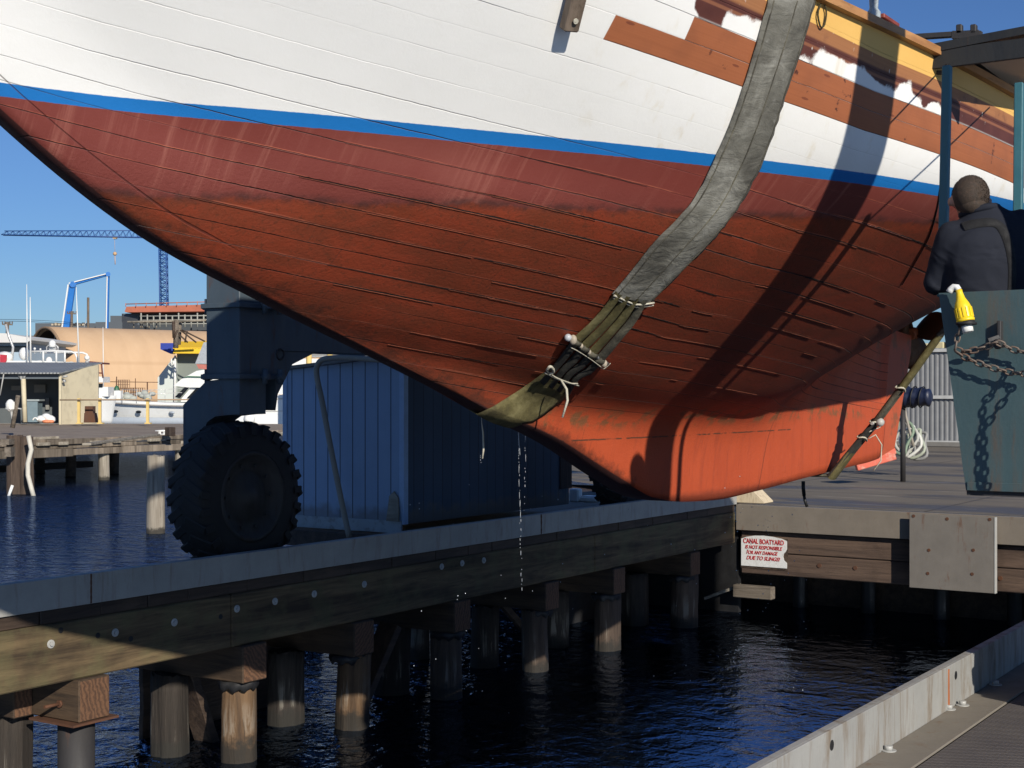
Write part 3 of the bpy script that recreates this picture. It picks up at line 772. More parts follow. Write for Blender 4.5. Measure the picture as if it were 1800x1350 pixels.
# stitched seams of the sleeve
mb = MB()
for f in (.08, .52, .93):
    pts = [Lp[i][0].lerp(Rp[i][0], f) + (Lp[i][1] + Rp[i][1]).normalized() * (.0225 + .006 * math.sin(math.pi * f) - (.007 if f in (.08, .93) else 0)) for i in range(5, len(Lp))]
    mb.tube(pts, .0035, 5)
mb.build('stitching', M['strapgrey'], sl)
mb = MB()
ends = [(1076, 512), (1096, 521), (1116, 528), (1146, 525)]
mb.tube([on_hull(*p, .028)[0] for p in resample(ends, 12)], .0055, 6)
mb.tube([on_hull(p[0] - 1, p[1] + 5, .026)[0] for p in resample(ends, 12)], .004, 6)
mb.build('hem_cord', M['rope'], sl)
def lane(La, Ra, f0, f1, n=12, lift=.012):
    L_, R_ = resample(La, n), resample(Ra, n)
    A = [on_hull(l[0] + (r[0] - l[0]) * f0, l[1] + (r[1] - l[1]) * f0, lift) for l, r in zip(L_, R_)]
    B = [on_hull(l[0] + (r[0] - l[0]) * f1, l[1] + (r[1] - l[1]) * f1, lift) for l, r in zip(L_, R_)]
    ok = [i for i in range(n) if A[i] and B[i]]
    return [A[i] for i in ok], [B[i] for i in ok]
LA, RA = [(1079, 508), (1058, 535), (1034, 562), (1000, 592)], [(1138, 522), (1118, 560), (1092, 592), (1058, 634)]
LB, RB = [(1006, 586), (985, 614), (968, 638), (945, 664)], [(1062, 628), (1042, 650), (1018, 662), (1000, 690)]
for f in (0.02, .27, .52, .77):                          # four doubled straps above the pins ...
    mb = strip(MB(), *lane(LA, RA, f, f + .21), .016, .006, 4, .002, int(f * 100))
    mb.build('strap', M['olive'] if f < .6 else M['strapgrey'], sl)
for f in (0.04, .29, .54, .79):                          # ... and four below
    mb = strip(MB(), *lane(LB, RB, f, f + .19), .014, .006, 4, .002, int(f * 90))
    mb.build('strap', M['strapblack'], sl)
for f in (.06, .31, .56, .81):
    mb = MB(); e0, e1 = on_hull(1001 + 58 * (f - .0), 589 + 43 * f, .022)[0], on_hull(1001 + 58 * (f + .17), 589 + 43 * (f + .17), .022)[0]
    mb.tube([e0, e0.lerp(e1, .5), e1], [.019, .021, .018], 12); mb.build('strap_eye', M['strapgrey'], sl)
M['leather'] = m_plain('chafed_leather', (.36, .31, .24), .6, 0, .4, 20, .4)
for f, r in ((0.0, .022), (.26, .012), (.52, .012), (1.0, .018)):
    q = on_hull(1003 + 55 * f, 588 + 42 * f, .034)[0]; mb = MB(); mb.ball(q, r, 10, 7, (1, .8, 1.2)); mb.build('chafe_patch', M['leather'], sl)
q0, q1 = on_hull(996, 588, .02)[0], on_hull(1064, 634, .02)[0]
mb = MB(); mb.cyl(q0, q1, .012, seg=10); mb.ball(q0, .02)
mb.build('pin', m_steel('wet_pin', (.45, .47, .5), .1, .25), sl)
LC, RC = [(955, 652), (928, 672), (898, 692), (868, 711), (858, 716)], [(1004, 682), (985, 703), (962, 722), (940, 738), (926, 741)]
a, b = lane(LC, RC, 0, 1, 16, .006)
n0 = len(a)
for s in range(1, 5):                                   # under the keel and up the far side
    def mir(t): q = t[0].copy(); q.x = 2 * BX - q.x; m = t[1].copy(); m.x = -m.x; return q, m
    if s == 1:
        for e in (a, b):
            q = e[-1][0].copy(); q.x = BX; q.z -= .03; e.append((q, Vector((0, 0, -1))))
    a.append(mir(a[n0 - s * 3])); b.append(mir(b[n0 - s * 3]))
mb = strip(MB(), a, b, .012, .008, 8, .003, 11)
mb.build('wide_strap', M['olive'], sl)
mb = MB()
def hline(pts, lift): return [on_hull(*p, lift)[0] for p in resample(pts, 14) if on_hull(*p)]
mb.tube(hline([(957, 641), (972, 652), (990, 660), (1014, 668)], .036), .004, 6)
mb.tube(hline([(955, 645), (975, 655), (995, 663), (1012, 664)], .036), .004, 6)
mb.tube(hline([(998, 600), (1010, 606), (1035, 622), (1056, 638)], .040), .0025, 5)
mb.tube(hline([(1056, 638), (1062, 634), (1068, 628)], .040), .0025, 5)
mb.tube(hline([(958, 640), (964, 634), (970, 642), (962, 648)], .036), .008, 6)
q = on_hull(982, 655, .045)[0]
mb.tube([q, q + Vector((.035, .0, -.05)), q + Vector((.04, .0, -.11)), q + Vector((.015, -.01, -.20))], [.006, .007, .007, .006], 6)
build_each(mb, 'tie_rope', M['rope'], sl)
# port half of the sling, up to the lift's beam
mb = MB(); pl = [a[-1][0].lerp(b[-1][0], .5), Vector((BX - 1.7, 6.1, 2.45)), Vector((BX - 2.05, 6.0, 3.4)), Vector((BX - 2.3, 5.7, 7.2))]
for i in range(3): mb.bar(pl[i], pl[i + 1], .26, .03, up=(1, 0, .4))
mb.build('far_strap', M['strapgrey'], sl)

rs = thing('lifting_sling', 'narrow olive green sling strap running from the keel bottom up past the propeller', 'sling', (BX, 11.6, .95))
A0 = atX(1462, 836, BX + .15); A1 = atX(1540, 742, -3.85); A2 = atX(1585, 682, -3.60); A3 = atX(1652, 588, -3.28)
def strap_between(mb, p0, p1, w, t, nlane=1, mi=0):
    d = (p1 - p0).normalized(); side = Vector((0, 1, 0)); side = (side - d * side.dot(d)).normalized(); nr = d.cross(side)
    for j in range(nlane):
        o = side * ((j + .5) / nlane - .5) * w
        rows = []
        for s in range(9):
            q = p0.lerp(p1, s / 8) + o
            ww = w / nlane * .46
            rows.append([q + side * ww * c_ + nr * t * s_ for c_, s_ in ((1, 0), (.7, .8), (0, 1), (-.7, .8), (-1, 0), (-.7, -.8), (0, -1), (.7, -.8))])
        mb.grid(rows, close=True)
mb = MB(); strap_between(mb, A0, A1, .15, .02, 3); mb.build('strap', M['strapblack'], rs)
mb = MB(); strap_between(mb, A0 + Vector((.0, 0, -.02)), A0.lerp(A1, .45), .17, .024, 1); mb.build('wide_strap', M['olive'], rs)
mb = MB(); strap_between(mb, A1, A2, .13, .022, 2); mb.build('strap', M['strapgrey'], rs)
mb = MB(); strap_between(mb, A2, A3, .12, .028, 1); mb.build('strap', M['olive'], rs)
mb = MB()
B3 = Vector((-2.55, 10.9, 2.70)); B4 = Vector((-1.98, 10.8, 3.4)); B5 = Vector((-1.7, 10.6, 7.0))
for p0, p1 in ((A3, B3), (B3, B4), (B4, B5)): strap_between(mb, p0, p1, .16, .02)
strap_between(mb, A0, Vector((2 * BX - A0.x, A0.y, A0.z)), .15, .015); strap_between(mb, Vector((2 * BX - A0.x, A0.y, A0.z)), Vector((2 * BX - A3.x, A3.y, A3.z)), .14, .02)
build_each(mb, 'sling_band', M['strapgrey'], rs)
mb = MB()
for p0, sgn in ((A1, 1), (A0.lerp(A1, .72), 1), (A2, 1)):
    d = (A1 - A0).normalized(); side = Vector((0, 1, 0)); side = (side - d * side.dot(d)).normalized(); nr = d.cross(side)
    mb.tube([p0 + side * .085 * math.cos(t) + nr * .035 * math.sin(t) + d * .02 * math.sin(t * 2) for t in np.linspace(0, 2 * math.pi, 17)[:-1]], .007, 6, close=True)
q = A0.lerp(A1, .70)
mb.tube([q + Vector((.06, -.03, 0)), q + Vector((.10, .02, .03)), q + Vector((.14, .05, -.05)), q + Vector((.13, .06, -.18)), q + Vector((.08, .03, -.26))], .005, 6)
mb.tube([q + Vector((.06, -.05, .05)), q + Vector((.12, .06, .09)), q + Vector((.10, .16, .10))], .005, 6)
build_each(mb, 'tie_rope', M['rope'], rs)
mb = MB(); mb.ball(A1 + Vector((.05, -.05, 0)), .035); mb.cyl(A1 + Vector((.0, -.1, -.01)), A1 + Vector((.0, .1, .02)), .012)
mb.build('pin', M['bolt'], rs)

# ------------------------------------------------------------------ left finger pier
XL = -8.70
def zig(x, y, X): return atX(x, y, X)
lp = thing('finger_pier', 'timber pier on round piles with a steel kerb, in the shade under the red hull', 'pier', (XL, 10, 0))
joints = [-2.0, zig(160, 1015, XL).y, 9.05 + 4.9, 19.33]
for a_, b_ in zip(joints[:-1], joints[1:]):
    mb = MB(); mb.span((XL - .012, a_ + .003, .0), (XL, b_ - .003, .23), .002)
    mb.span((XL - .10, a_ + .003, .216), (XL - .013, b_ - .003, .229), .002)
    mb.build('kerb_plate', M['zinc'], lp)
for yj in joints[1:3]:
    mb = MB(); mb.tube([(XL + .001, yj, .004 + .0225 * i) for i in range(11)], [.006 + .004 * random.random() for _ in range(11)], 6); mb.build('weld_bead', M['rust'], lp)
mb = MB(); y = -2.0; i = 0
while y < 19.3:
    L = .42 + .35 * random.random()
    mb.span((XL - .24, y, -.105), (XL - .03 + .012 * random.random(), min(y + L, 19.3), -.004), .006); y += L + .006
mb.build('blocking', M['timber_dark'], lp)
mb = MB()
jl = [-2.0, 8.98, 15.2, 19.3]
for a_, b_ in zip(jl[:-1], jl[1:]):
    mb.span((XL - .26, a_ + .004, -.56), (XL - .012, b_ - .004, -.108), .012)
mb.build('stringer', M['timber'], lp)
mb = MB(); mb.span((XL - 1.42, -2, -.56), (XL - 1.18, 13.7, -.108), .012); mb.build('stringer', M['timber'], lp)
mb = MB(); y = -2.0
while y < 19.2:
    mb.span((XL - 1.45, y, -.10), (XL - .27, y + .275, -.006 + .008 * random.random()), .006); y += .285
mb.build('deck_boards', M['timber_x'], lp)
for (x, y) in ((89, 1132), (202, 1112), (306, 1094), (416, 1070), (483, 1057), (552, 1044), (640, 1027), (776, 996), (812, 990), (850, 985)):
    q = atX(x, y, XL - .012)
    mb = MB(); mb.cyl(q + Vector((-.01, 0, 0)), q + Vector((.008, 0, 0)), .032, seg=14); mb.cyl(q + Vector((.008, 0, 0)), q + Vector((.022, 0, 0)), .017, seg=6)
    mb.build('bolt', M['bolt'], lp)
mb = MB()
for (x, y) in ((107, 1108), (172, 1117), (230, 1123), (388, 1084)):
    q = atX(x, y, XL - .010); mb.cyl(q + Vector((-.02, 0, 0)), q + Vector((.003, 0, 0)), .022, seg=10)
build_each(mb, 'bolt_hole', M['black'], lp)
def pile_mat(name, lt, dk, wetz):
    k = NK(name); P = k.coord()
    v = k.map(P, (9, 9, .55)); n1 = k.noise(v, 1, 6, .7, .5); n2 = k.noise(k.map(P, (30, 30, 1.6)), 1, 4, .7)
    c = k.ramp(n1, [(.3, dk), (.52, tuple((a + b) / 2 for a, b in zip(lt, dk))), (.72, lt)])
    c = k.mix(k.math('MULTIPLY', k.step(n2, .55, .72), .7), c, tuple(x * .3 for x in dk))
    z = k.sep(P)[2]
    zz = k.math('ADD', z, k.math('MULTIPLY', k.math('SUBTRACT', k.noise(P, 6, 5, .7), .5), .35))
    sc = k.math('MULTIPLY', k.step(zz, wetz - .05, wetz + .05), k.math('SUBTRACT', 1, k.step(zz, wetz + .1, wetz + .35)))
    c = k.mix(k.math('MULTIPLY', k.math('MULTIPLY', sc, k.step(n1, .52, .6)), .35), c, (.36, .33, .27))
    c = k.mix(k.math('MULTIPLY', k.math('SUBTRACT', 1, k.step(zz, wetz - .1, wetz)), .9), c, (.02, .018, .014))
    return k.done(c, .85, 0, k.bump(k.math('ADD', n1, k.math('MULTIPLY', n2, .8)), .8, .02))
M['pile'] = pile_mat('pile_brown', (.19, .11, .052), (.045, .026, .014), -1.36)
M['pile_grey'] = pile_mat('pile_grey', (.40, .36, .29), (.17, .14, .105), -1.42)
M['pile_red'] = pile_mat('pile_red', (.115, .08, .056), (.035, .022, .015), -1.42)
M['pile_dark'] = pile_mat('pile_dark', (.050, .039, .030), (.015, .011, .008), -1.42)  # rear piles: shade under the pier put into a darker pile colour
def pile(mb, x, y, z0, z1, r, seed=0, seg=32):
    rnd = random.Random(seed); pts = []; n = 12
    lx, ly = rnd.uniform(-.05, .05), rnd.uniform(-.06, .06)
    cr = [(rnd.uniform(0, 6.28), rnd.uniform(.03, .08)) for _ in range(3)]
    ph = [rnd.uniform(0, 6.28) for _ in range(4)]
    rows = []
    for i in range(n + 1):
        t = i / n; z = z0 + (z1 - z0) * t; row = []
        for j in range(seg):
            a = 2 * math.pi * j / seg
            rr = r * (1 + .04 * math.sin(3 * a + ph[0]) + .03 * math.sin(7 * a + ph[1] + t * 2) + .02 * rnd.uniform(-1, 1)) * (1.06 - .10 * t)
            for ca, cd in cr: rr *= 1 - cd * math.exp(-((a - ca + .15 * math.sin(3 * t)) / .10) ** 2)
            row.append(Vector((x + lx * t + rr * math.cos(a), y + ly * t + rr * math.sin(a), z + (.02 * rnd.uniform(-1, 1) if i == n else 0))))
        rows.append(row)
    vs = mb.grid(rows, close=True)
    mb.bm.faces.new(vs[-1])
    return mb
# pile caps and piles, from near to far; (y, cap section, pile radius, material)
caps = [zig(165, 1235, XL + .02).y, zig(447, 1180, XL + .02).y, 10.72, 12.35, 14.15, 15.75, 17.9]
rads = [.17, .155, .165, .17, .15, .17, .185]
for i, (yc, r) in enumerate(zip(caps, rads)):
    mb = MB(); mb.span((XL - 1.6, yc - .15, -.885), (XL + .03, yc + .15, -.563), .01)
    if i == 0: mb.span((XL - 1.6, yc - .33, -.885), (XL - .5, yc - .151, -.6), .01)
    mb.build('pile_cap', M['timber_x'], lp)
    if i == 0:
        mb = MB(); mb.span((XL - .46, yc - .22, -.905), (XL + .05, yc + .22, -.888)); mb.build('cap_plate', M['rust'], lp)
        mb = MB(); mb.cyl((XL - .18, yc, -2.6), (XL - .18, yc, -.906), .14, seg=24); mb.build('steel_pile', M['blacksteel'], lp)
        mb = MB(); mb.cyl((XL - .18, yc - .30, -.76), (XL - .18, yc - .15, -.76), .013, seg=8); mb.cyl((XL - .18, yc - .17, -.76), (XL - .18, yc - .151, -.76), .03, seg=6); mb.build('bolt', M['rust'], lp)
    else:
        mb = pile(MB(), XL - .17, yc, -2.6, -.887, r, i)
        mb.build('pile', M['pile'] if i < 3 else M['pile_red'], lp)
        mb = MB(); rows = []
        for z, o in ((-.885, .004), (-.90, .02), (-.925, .022), (-.95, .012), (-.965, .0)):
            rows.append([Vector((XL - .17 + math.cos(t) * (r * .985 + o + .008 * math.sin(7 * t + i)), yc + math.sin(t) * (r * .985 + o + .008 * math.sin(7 * t + i)), z + (.018 * math.sin(9 * t + 2 * i) if z < -.92 else 0))) for t in np.linspace(0, 2 * math.pi, 37)[:-1]])
        mb.grid(rows, close=True)
        mb.build('tar_collar', M['black'], lp)
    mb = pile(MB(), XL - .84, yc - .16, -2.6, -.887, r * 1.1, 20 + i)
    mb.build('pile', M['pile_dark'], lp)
for p0, p1 in (((XL - .9, caps[1] - .05, -.6), (XL - .95, caps[1] + .62, -2.15)), ((XL - .35, caps[2] + .9, -.75), (XL - .5, caps[2] + .15, -2.0)), ((XL - 1.2, 14.4, -.6), (XL - 1.2, 15.6, -1.5))):
    mb = MB(); mb.bar(p0, p1, .09, .24 if p0[1] < 14 else .07, up=(1, 0, 0), bev=.006); mb.build('brace', M['timber_dark'], lp)

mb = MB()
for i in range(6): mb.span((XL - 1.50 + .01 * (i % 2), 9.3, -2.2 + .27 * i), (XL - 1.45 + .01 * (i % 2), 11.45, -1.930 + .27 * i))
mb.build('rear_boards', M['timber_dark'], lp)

# ------------------------------------------------------------------ right finger pier
XR = -2.115
rp = thing('finger_pier', 'pier in the near corner with a pale bolted kerb and dark ribbed mat deck', 'pier', (XR, 5, 0))
YR1 = 10.1
mb = MB(); mb.span((XR - .014, 1.0, -.02), (XR, YR1, .232), .003); mb.span((XR - .05, 1.0, .222), (XR - .0145, YR1, .231), .002)
mb.build('kerb_plate', M['zinc_old'], rp)
mb = MB(); mb.span((XR + .001, 1.0, .004), (XR + .20, YR1, .016), .003); mb.build('kerb_flange', m_steel('sandy_flange', (.22, .195, .16), .3, .75, rustcol=(.16, .09, .045)), rp)
for x, y in ((1562, 1320), (1668, 1247), (1692, 1240), (1750, 1204)):
    q = atZ(x, y, .016)
    mb = MB(); mb.cyl((q.x, q.y, .016), (q.x, q.y, .021), .034, seg=16); mb.cyl((q.x, q.y, .021), (q.x, q.y, .040), .019, seg=6)
    mb.build('bolt', M['bolt'], rp)
mb = MB()
for x, y in ((1462, 1310), (1680, 1187)):
    q = atX(x, y, XR); mb.cyl((XR - .02, q.y, q.z), (XR + .0015, q.y, q.z), .022, seg=14)
build_each(mb, 'bolt_hole', M['black'], rp)
q = atX(1667, 1215, XR)
mb = MB(); mb.tube([(XR, q.y, .018 + .02 * i) for i in range(11)], [.006 + .002 * random.random() for _ in range(11)], 6); mb.build('weld_bead', m_steel('rusty_weld', (.34, .11, .035), .9, .8, rustcol=(.30, .09, .03)), rp)
k = NK('ribbed_mat'); P = k.coord()
X_, Y_, Z_ = k.sep(P)
wv = k.math('SINE', k.math('MULTIPLY', Y_, 190)); wv2 = k.math('SINE', k.math('MULTIPLY', X_, 150))
h = k.math('MULTIPLY', wv, wv2)
n = k.noise(P, 2.2, 6, .65); f = k.noise(P, 40, 4, .7)
c = k.mix(n, (.082, .072, .070), (.145, .130, .122)); c = k.mix(k.math('MULTIPLY', k.step(h, .1, .7), .35), c, (.045, .036, .036))
c = k.mix(k.math('MULTIPLY', k.step(f, .55, .75), .5), c, (.20, .165, .13))
M['mat'] = k.done(c, k.ramp(n, [(.3, .55), (.7, .85)]), 0, k.bump(k.math('ADD', h, k.math('MULTIPLY', f, .8)), .5, .006))
mb = MB(); mb.span((XR + .205, 1.0, -.03), (3.2, 19.3, .006)); mb.build('mat_deck', M['mat'], rp)
mb = MB(); mb.span((XR - .012, 1.0, -.56), (XR + .24, 19.3, -.035), .01); mb.build('stringer', M['timber_dark'], rp)
for i, y in enumerate((2.0, 4.2, 6.4, 8.6, 10.8, 13.0, 15.2, 17.4)):
    pile(MB(), XR + .2, y, -2.6, -.56, .16, 40 + i).build('pile', M['pile_red'], rp)

# ------------------------------------------------------------------ bulkhead at the head of the slip
YH = 19.34
bh = thing('bulkhead', 'wall at the head of the slip, tan steel beam above two dark planks', 'bulkhead', (-5, YH, 0))
mb = MB(); mb.span((XL - .02, YH, -.375), (3.2, YH + .14, -.004), .006); mb.build('steel_beam', M['beam'], bh)
for z0, z1, m in ((-.69, -.385, 'timber_old'), (-1.01, -.70, 'timber_old')):
    mb = MB(); mb.span((XL + .02, YH + .10, z0), (-1.5 + .4 * (z0 < -.8), YH + .20, z1), .012); mb.build('plank', m_wood('dark_plank', (.135, .088, .062), (.06, .038, .028), 'X', .8, .9, .7), bh)
mb = MB(); mb.span((XL - 4.5, YH + 1.5, -2.6), (3.2, YH + 1.6, -.38)); mb.span((XL - .02, YH + .21, -.50), (3.2, YH + 1.5, -.44)); mb.build('backing_wall', M['timber_dark'], bh)
for i in range(7):
    pile(MB(), XL + .5 + i * 1.05, YH + 1.2, -2.6, -.51, .11, 60 + i).build('pile', M['black'], bh)
mb = MB(); mb.span((XL - .05, YH - .05, -1.35), (XL + .55, YH + .1, -1.17), .01); mb.build('stub_beam', M['timber_old'], bh)
mb = MB(); mb.bar(atY(1238, 1052, YH - .1), atY(1303, 1028, YH + .1), .06, .04); mb.build('pole_brace', M['board'], bh)
mb = MB()
for (x, y) in ((1445, 993), (1508, 997), (1762, 1015)):
    q = atY(x, y, YH + .199); mb.cyl((q.x, YH + .11, q.z), (q.x, YH + .088, q.z), .03, seg=10)
build_each(mb, 'bolt_head', M['rust'], bh)

# steel plate hung on the beam
q0, q1 = atY(1599, 905, YH - .10), atY(1748, 1046, YH - .10)
sp = thing('steel_plate', 'flat grey steel plate bolted over the beam and planks of the slip wall', 'plate', (q0.x, YH - .1, 0))
zt, zb_ = -.012, q1.z + .02
mb = MB(); mb.span((q0.x, YH - .115, zb_), (q1.x, YH - .10, zt), .004)
mb.build('plate', M['plate'], sp)
mb = MB(); mb.span((q1.x + .001, YH - .12, zb_), (q1.x + .02, YH - .04, zt), .003); mb.build('edge_bar', M['bolt'], sp)
mb = MB(); mb.span((q0.x + .15, YH - .0995, zb_ + .5), (q0.x + .3, YH + .098, zb_ + .75)); mb.span((q1.x - .3, YH - .0995, zb_ + .5), (q1.x - .15, YH + .098, zb_ + .75)); build_each(mb, 'standoff', M['timber_dark'], sp)
for (x, y) in ((1633, 967), (1711, 967), (1631, 1008), (1709, 1009), (1606, 907), (1665, 912), (1740, 913)):
    q = atY(x, y, YH - .116); mb = MB(); mb.cyl((q.x, YH - .112, q.z), (q.x, YH - .122, q.z), .022, seg=10); mb.build('bolt', M['rust'], sp)

# warning sign
s0, s1 = atY(1303, 940, YH + .08), atY(1383, 1000, YH + .08)
W_, H_ = s1.x - s0.x, s0.z - s1.z
zc = -.675
sg = thing('warning_sign', 'small white sign with hand painted red words on the planks of the slip wall', 'sign', (s0.x, YH + .08, zc))
poly = [(0, -.26), (.0, .20), (.12, .235), (.3, .262), (.5, .27), (.7, .258), (.88, .235), (1.0, .20), (1.0, .06), (.975, .02), (.93, -.02), (.92, -.07), (.94, -.13), (1.0, -.17), (1.0, -.26)]
poly = [(s0.x + a * W_, b * H_ / .53) for a, b in poly]
mb = MB(); mb.prism([(x, YH + .090, zc + z) for x, z in poly], (0, -.012, 0))
mb.build('board', m_plain('sign_white', (.72, .72, .70), .5, 0, .08, 9, .1, dirt=(.4, .38, .33), dirt_amt=.4), sg)
mb = MB(); mb.span((s0.x - .012, YH + .091, zc - .30 * H_ / .53), (s1.x + .012, YH + .0985, zc + .23 * H_ / .53)); mb.build('backing_board', M['timber_dark'], sg)
redp = m_plain('sign_red', (.45, .03, .03), .5, 0, .25, 30, .05)
def words(txt, x, z, h, shear, wx, name='lettering'):
    cu = bpy.data.curves.new(name, 'FONT'); cu.body = txt; cu.size = 1.0; cu.shear = shear; cu.extrude = 0.004; cu.offset = .016
    tmp = bpy.data.objects.new(name, cu); COL.objects.link(tmp)
    bpy.context.view_layer.update()
    me = bpy.data.meshes.new_from_object(tmp.evaluated_get(bpy.context.evaluated_depsgraph_get()))
    bpy.data.objects.remove(tmp)
    xs = [v.co.x for v in me.vertices]; ys = [v.co.y for v in me.vertices]
    x0, x1, y0, y1 = min(xs), max(xs), min(ys), max(ys)
    for v in me.vertices:
        v.co = Vector(((v.co.x - x0) / (x1 - x0) * wx, -v.co.z, (v.co.y - y0) / (y1 - y0) * h))
    me.materials.clear(); me.materials.append(redp)
    o = bpy.data.objects.new(name, me); COL.objects.link(o); o.parent = sg
    o.location = (x - s0.x, YH + .0765 - (YH + .08), z - zc)
hh = H_ / .53
words('CANAL BOATYARD', s0.x + .05 * W_, zc + .125 * hh, .085 * hh, 0.0, .89 * W_)
words('IS NOT RESPONSIBLE', s0.x + .09 * W_, zc + .035 * hh, .062 * hh, .3, .82 * W_)
words('FOR ANY DAMAGE', s0.x + .12 * W_, zc - .055 * hh, .060 * hh, .3, .69 * W_)
words('DUE TO SLINGS!', s0.x + .12 * W_, zc - .150 * hh, .066 * hh, .3, .74 * W_)
# ------------------------------------------------------------------ travel lift
lift = thing('travel_lift', 'blue grey boat hoist straddling the slip, huge lugged tyres below thick box legs', 'boat hoist', (-9.25, 9.6, 0))
XF = -9.08                                              # slip-side face of the left legs
Yc = atX(421, 600, XF).y
Xo = atY(362, 600, Yc).x
def wheel_at(x, y, z, parent, r=.69, w=.42):
    mb = MB(); rows = []
    prof = [(-.5, .60), (-.5, .74), (-.47, .86), (-.40, .94), (-.22, .975), (0, .985), (.22, .975), (.40, .94), (.47, .86), (.5, .74), (.5, .60)]
    for i in range(48):
        a = 2 * math.pi * i / 48
        rows.append([Vector((x + p[0] * w, y + math.cos(a) * r * p[1], z + math.sin(a) * r * p[1])) for p in prof])
    rows.append(rows[0]); mb.grid(rows)
    for i in range(25):                                 # chevron lugs
        a = 2 * math.pi * i / 25
        for sgn in (1, -1):
            aa = a + (math.pi / 25 if sgn > 0 else 0)
            p0 = Vector((x + sgn * .03 * w, y + math.cos(aa) * r * .985, z + math.sin(aa) * r * .985))
            p1 = Vector((x + sgn * .49 * w, y + math.cos(aa + .17) * r * .945, z + math.sin(aa + .17) * r * .945))
            mb.bar(p0, p1, .085, .022, up=(0, math.cos(aa + .08), math.sin(aa + .08)), bev=.012)
            p2 = Vector((x + sgn * .515 * w, y + math.cos(aa + .19) * r * .80, z + math.sin(aa + .19) * r * .80))
            mb.bar(p1, p2, .07, .012, up=(sgn, 0, 0), bev=.008)
    ty = mb.build('tyre', M['tyre'], parent)
    mb = MB()
    for i, (f, rr) in enumerate(((.46, .60), (.50, .57), (.42, .50), (.40, .34), (.46, .30), (.46, .12), (.50, .10))): pass
    rows = []
    for i in range(37):
        a = 2 * math.pi * i / 36
        rows.append([Vector((x + f * w, y + math.cos(a) * r * rr, z + math.sin(a) * r * rr)) for f, rr in ((-.45, .60), (.47, .605), (.52, .585), (.49, .54), (.36, .50), (.30, .34), (.36, .30), (.38, .13), (.45, .11), (.45, .0))])
    mb.grid(rows)
    for i in range(10):
        a = 2 * math.pi * i / 10
        q = Vector((x + .31 * w, y + math.cos(a) * r * .42, z + math.sin(a) * r * .42)); mb.cyl(q, q + Vector((.03, 0, 0)), .018, seg=6)
    mb.build('rim', M['rim'], ty)
k = NK('tyre_rubber'); P = k.coord(); n = k.noise(P, 7, 5, .65)
M['tyre'] = k.done(k.mix(n, (.010, .010, .011), (.030, .028, .026)), .8, 0, k.bump(k.noise(P, 45, 4), .3, .008))
M['rim'] = m_steel('dirty_rim', (.038, .036, .034), .4, .7, rustcol=(.05, .025, .015))
def left_leg(y0, full=True):
    dy = y0 - Yc
    Yb = atX(490, 600, XF).y + dy
    z1, z2 = atY(395, 537, Yc).z, atY(395, 662, Yc).z
    z3 = atX(445, 728, XF).z
    mb = MB(); mb.span((Xo, y0, z2), (XF, Yb, 7.6), .008)
    def P_(x, y): q = atY(x, y, Yc); return Vector((q.x, y0, q.z))
    poly = [P_(362, 670), P_(322, 712), P_(322, 800), P_(350, 800), P_(356, 762), P_(364, 742), P_(378, 732), P_(405, 729), Vector((XF, y0, z3)), Vector((XF, y0, z2 - .001))]
    mb.prism(poly, (0, atX(467, 700, XF).y - Yc, 0))
    mb.build('leg', M['liftsteel'], lift)
    for z in (z1, z2):
        mb = MB(); mb.span((Xo - .035, y0 - .035, z - .022), (XF + .035, Yb + .035, z + .022), .004)
        fl_ = mb.build('flange', M['liftsteel'], lift)
        for sx, yy in ((Xo - .03, y0 + .05), (XF + .06, Yb - .05), (XF + .06, Yb - .25)):
            mb = MB(); mb.cyl((sx, yy, z - .07), (sx, yy, z + .07), .028, seg=8); mb.cyl((sx - .05, yy, z), (sx + .05, yy, z), .03, seg=8)
            mb.build('bolt', M['liftsteel'], fl_)
    wheel_at(XF - .19, atX(443, 880, XF).y + dy, .675, lift)
left_leg(Yc); left_leg(Yc + 7.4)
Yb = atX(490, 600, XF).y
zb0 = atX(600, 621, XF).z
mb = MB(); mb.span((Xo + .03, Yb, zb0), (XF - .02, Yc + 7.4, 5.6), .006)  # side beam; its hidden upper part is extended to shade the shed
mb.prism([(XF - .03, Yb - .01, zb0 + .1), (XF - .03, Yb + .55, zb0), (XF - .03, Yb + .22, zb0 - .12), (XF - .03, Yb + .02, zb0 - .40), (XF - .03, Yb - .01, zb0 - .55)], (-.3, 0, 0))
mb.build('side_beam', M['liftsteel'], lift)
mb = MB(); mb.tube([Vector((XF, atX(490, 622, XF).y + .02, zb0 - .01)) + Vector((0, .05 * math.cos(t), .05 * math.sin(t) - .02)) for t in np.linspace(0, 6.28, 13)[:-1]], .010, 6, close=True); mb.build('lifting_eye', M['blacksteel'], lift)
# right side of the lift, outside the picture except for the operator's cab
XRL = -1.40
mb = MB(); mb.span((-.86, 5.78, 1.30), (-.62, 6.02, 7.6), .01); mb.build('leg', M['liftsteel'], lift)
mb = MB(); mb.span((-.84, 6.03, 1.28), (-.64, 8.2, 1.60), .01); mb.span((-.637, 7.4, .6), (-.5, 7.9, 1.57), .01); mb.build('side_beam', M['liftsteel'], lift)
mb = MB(); mb.span((XRL - .15, 11.75, 2.40), (XRL + .6, 14.05, 4.2), .02); mb.build('shade_box', M['liftsteel'], lift)  # unseen box added to the lift to shade the left pier
mb = MB(); mb.span((XRL - .1, 13.6, .6), (XRL + .15, 13.9, 2.39), .01); mb.build('leg', M['liftsteel'], lift)
wheel_at(-1.12, 13.7, .69, lift)
wheel_at(-.86, 7.65, .69, lift)
mb = MB(); mb.span((-.9, 5.0, 7.6), (-.6, 16.2, 8.1), .01); mb.span((Xo, 5.0, 7.6), (XF, 16.2, 8.1), .01); mb.span((Xo, 15.6, 7.65), (-.9, 16.0, 8.05), .01)
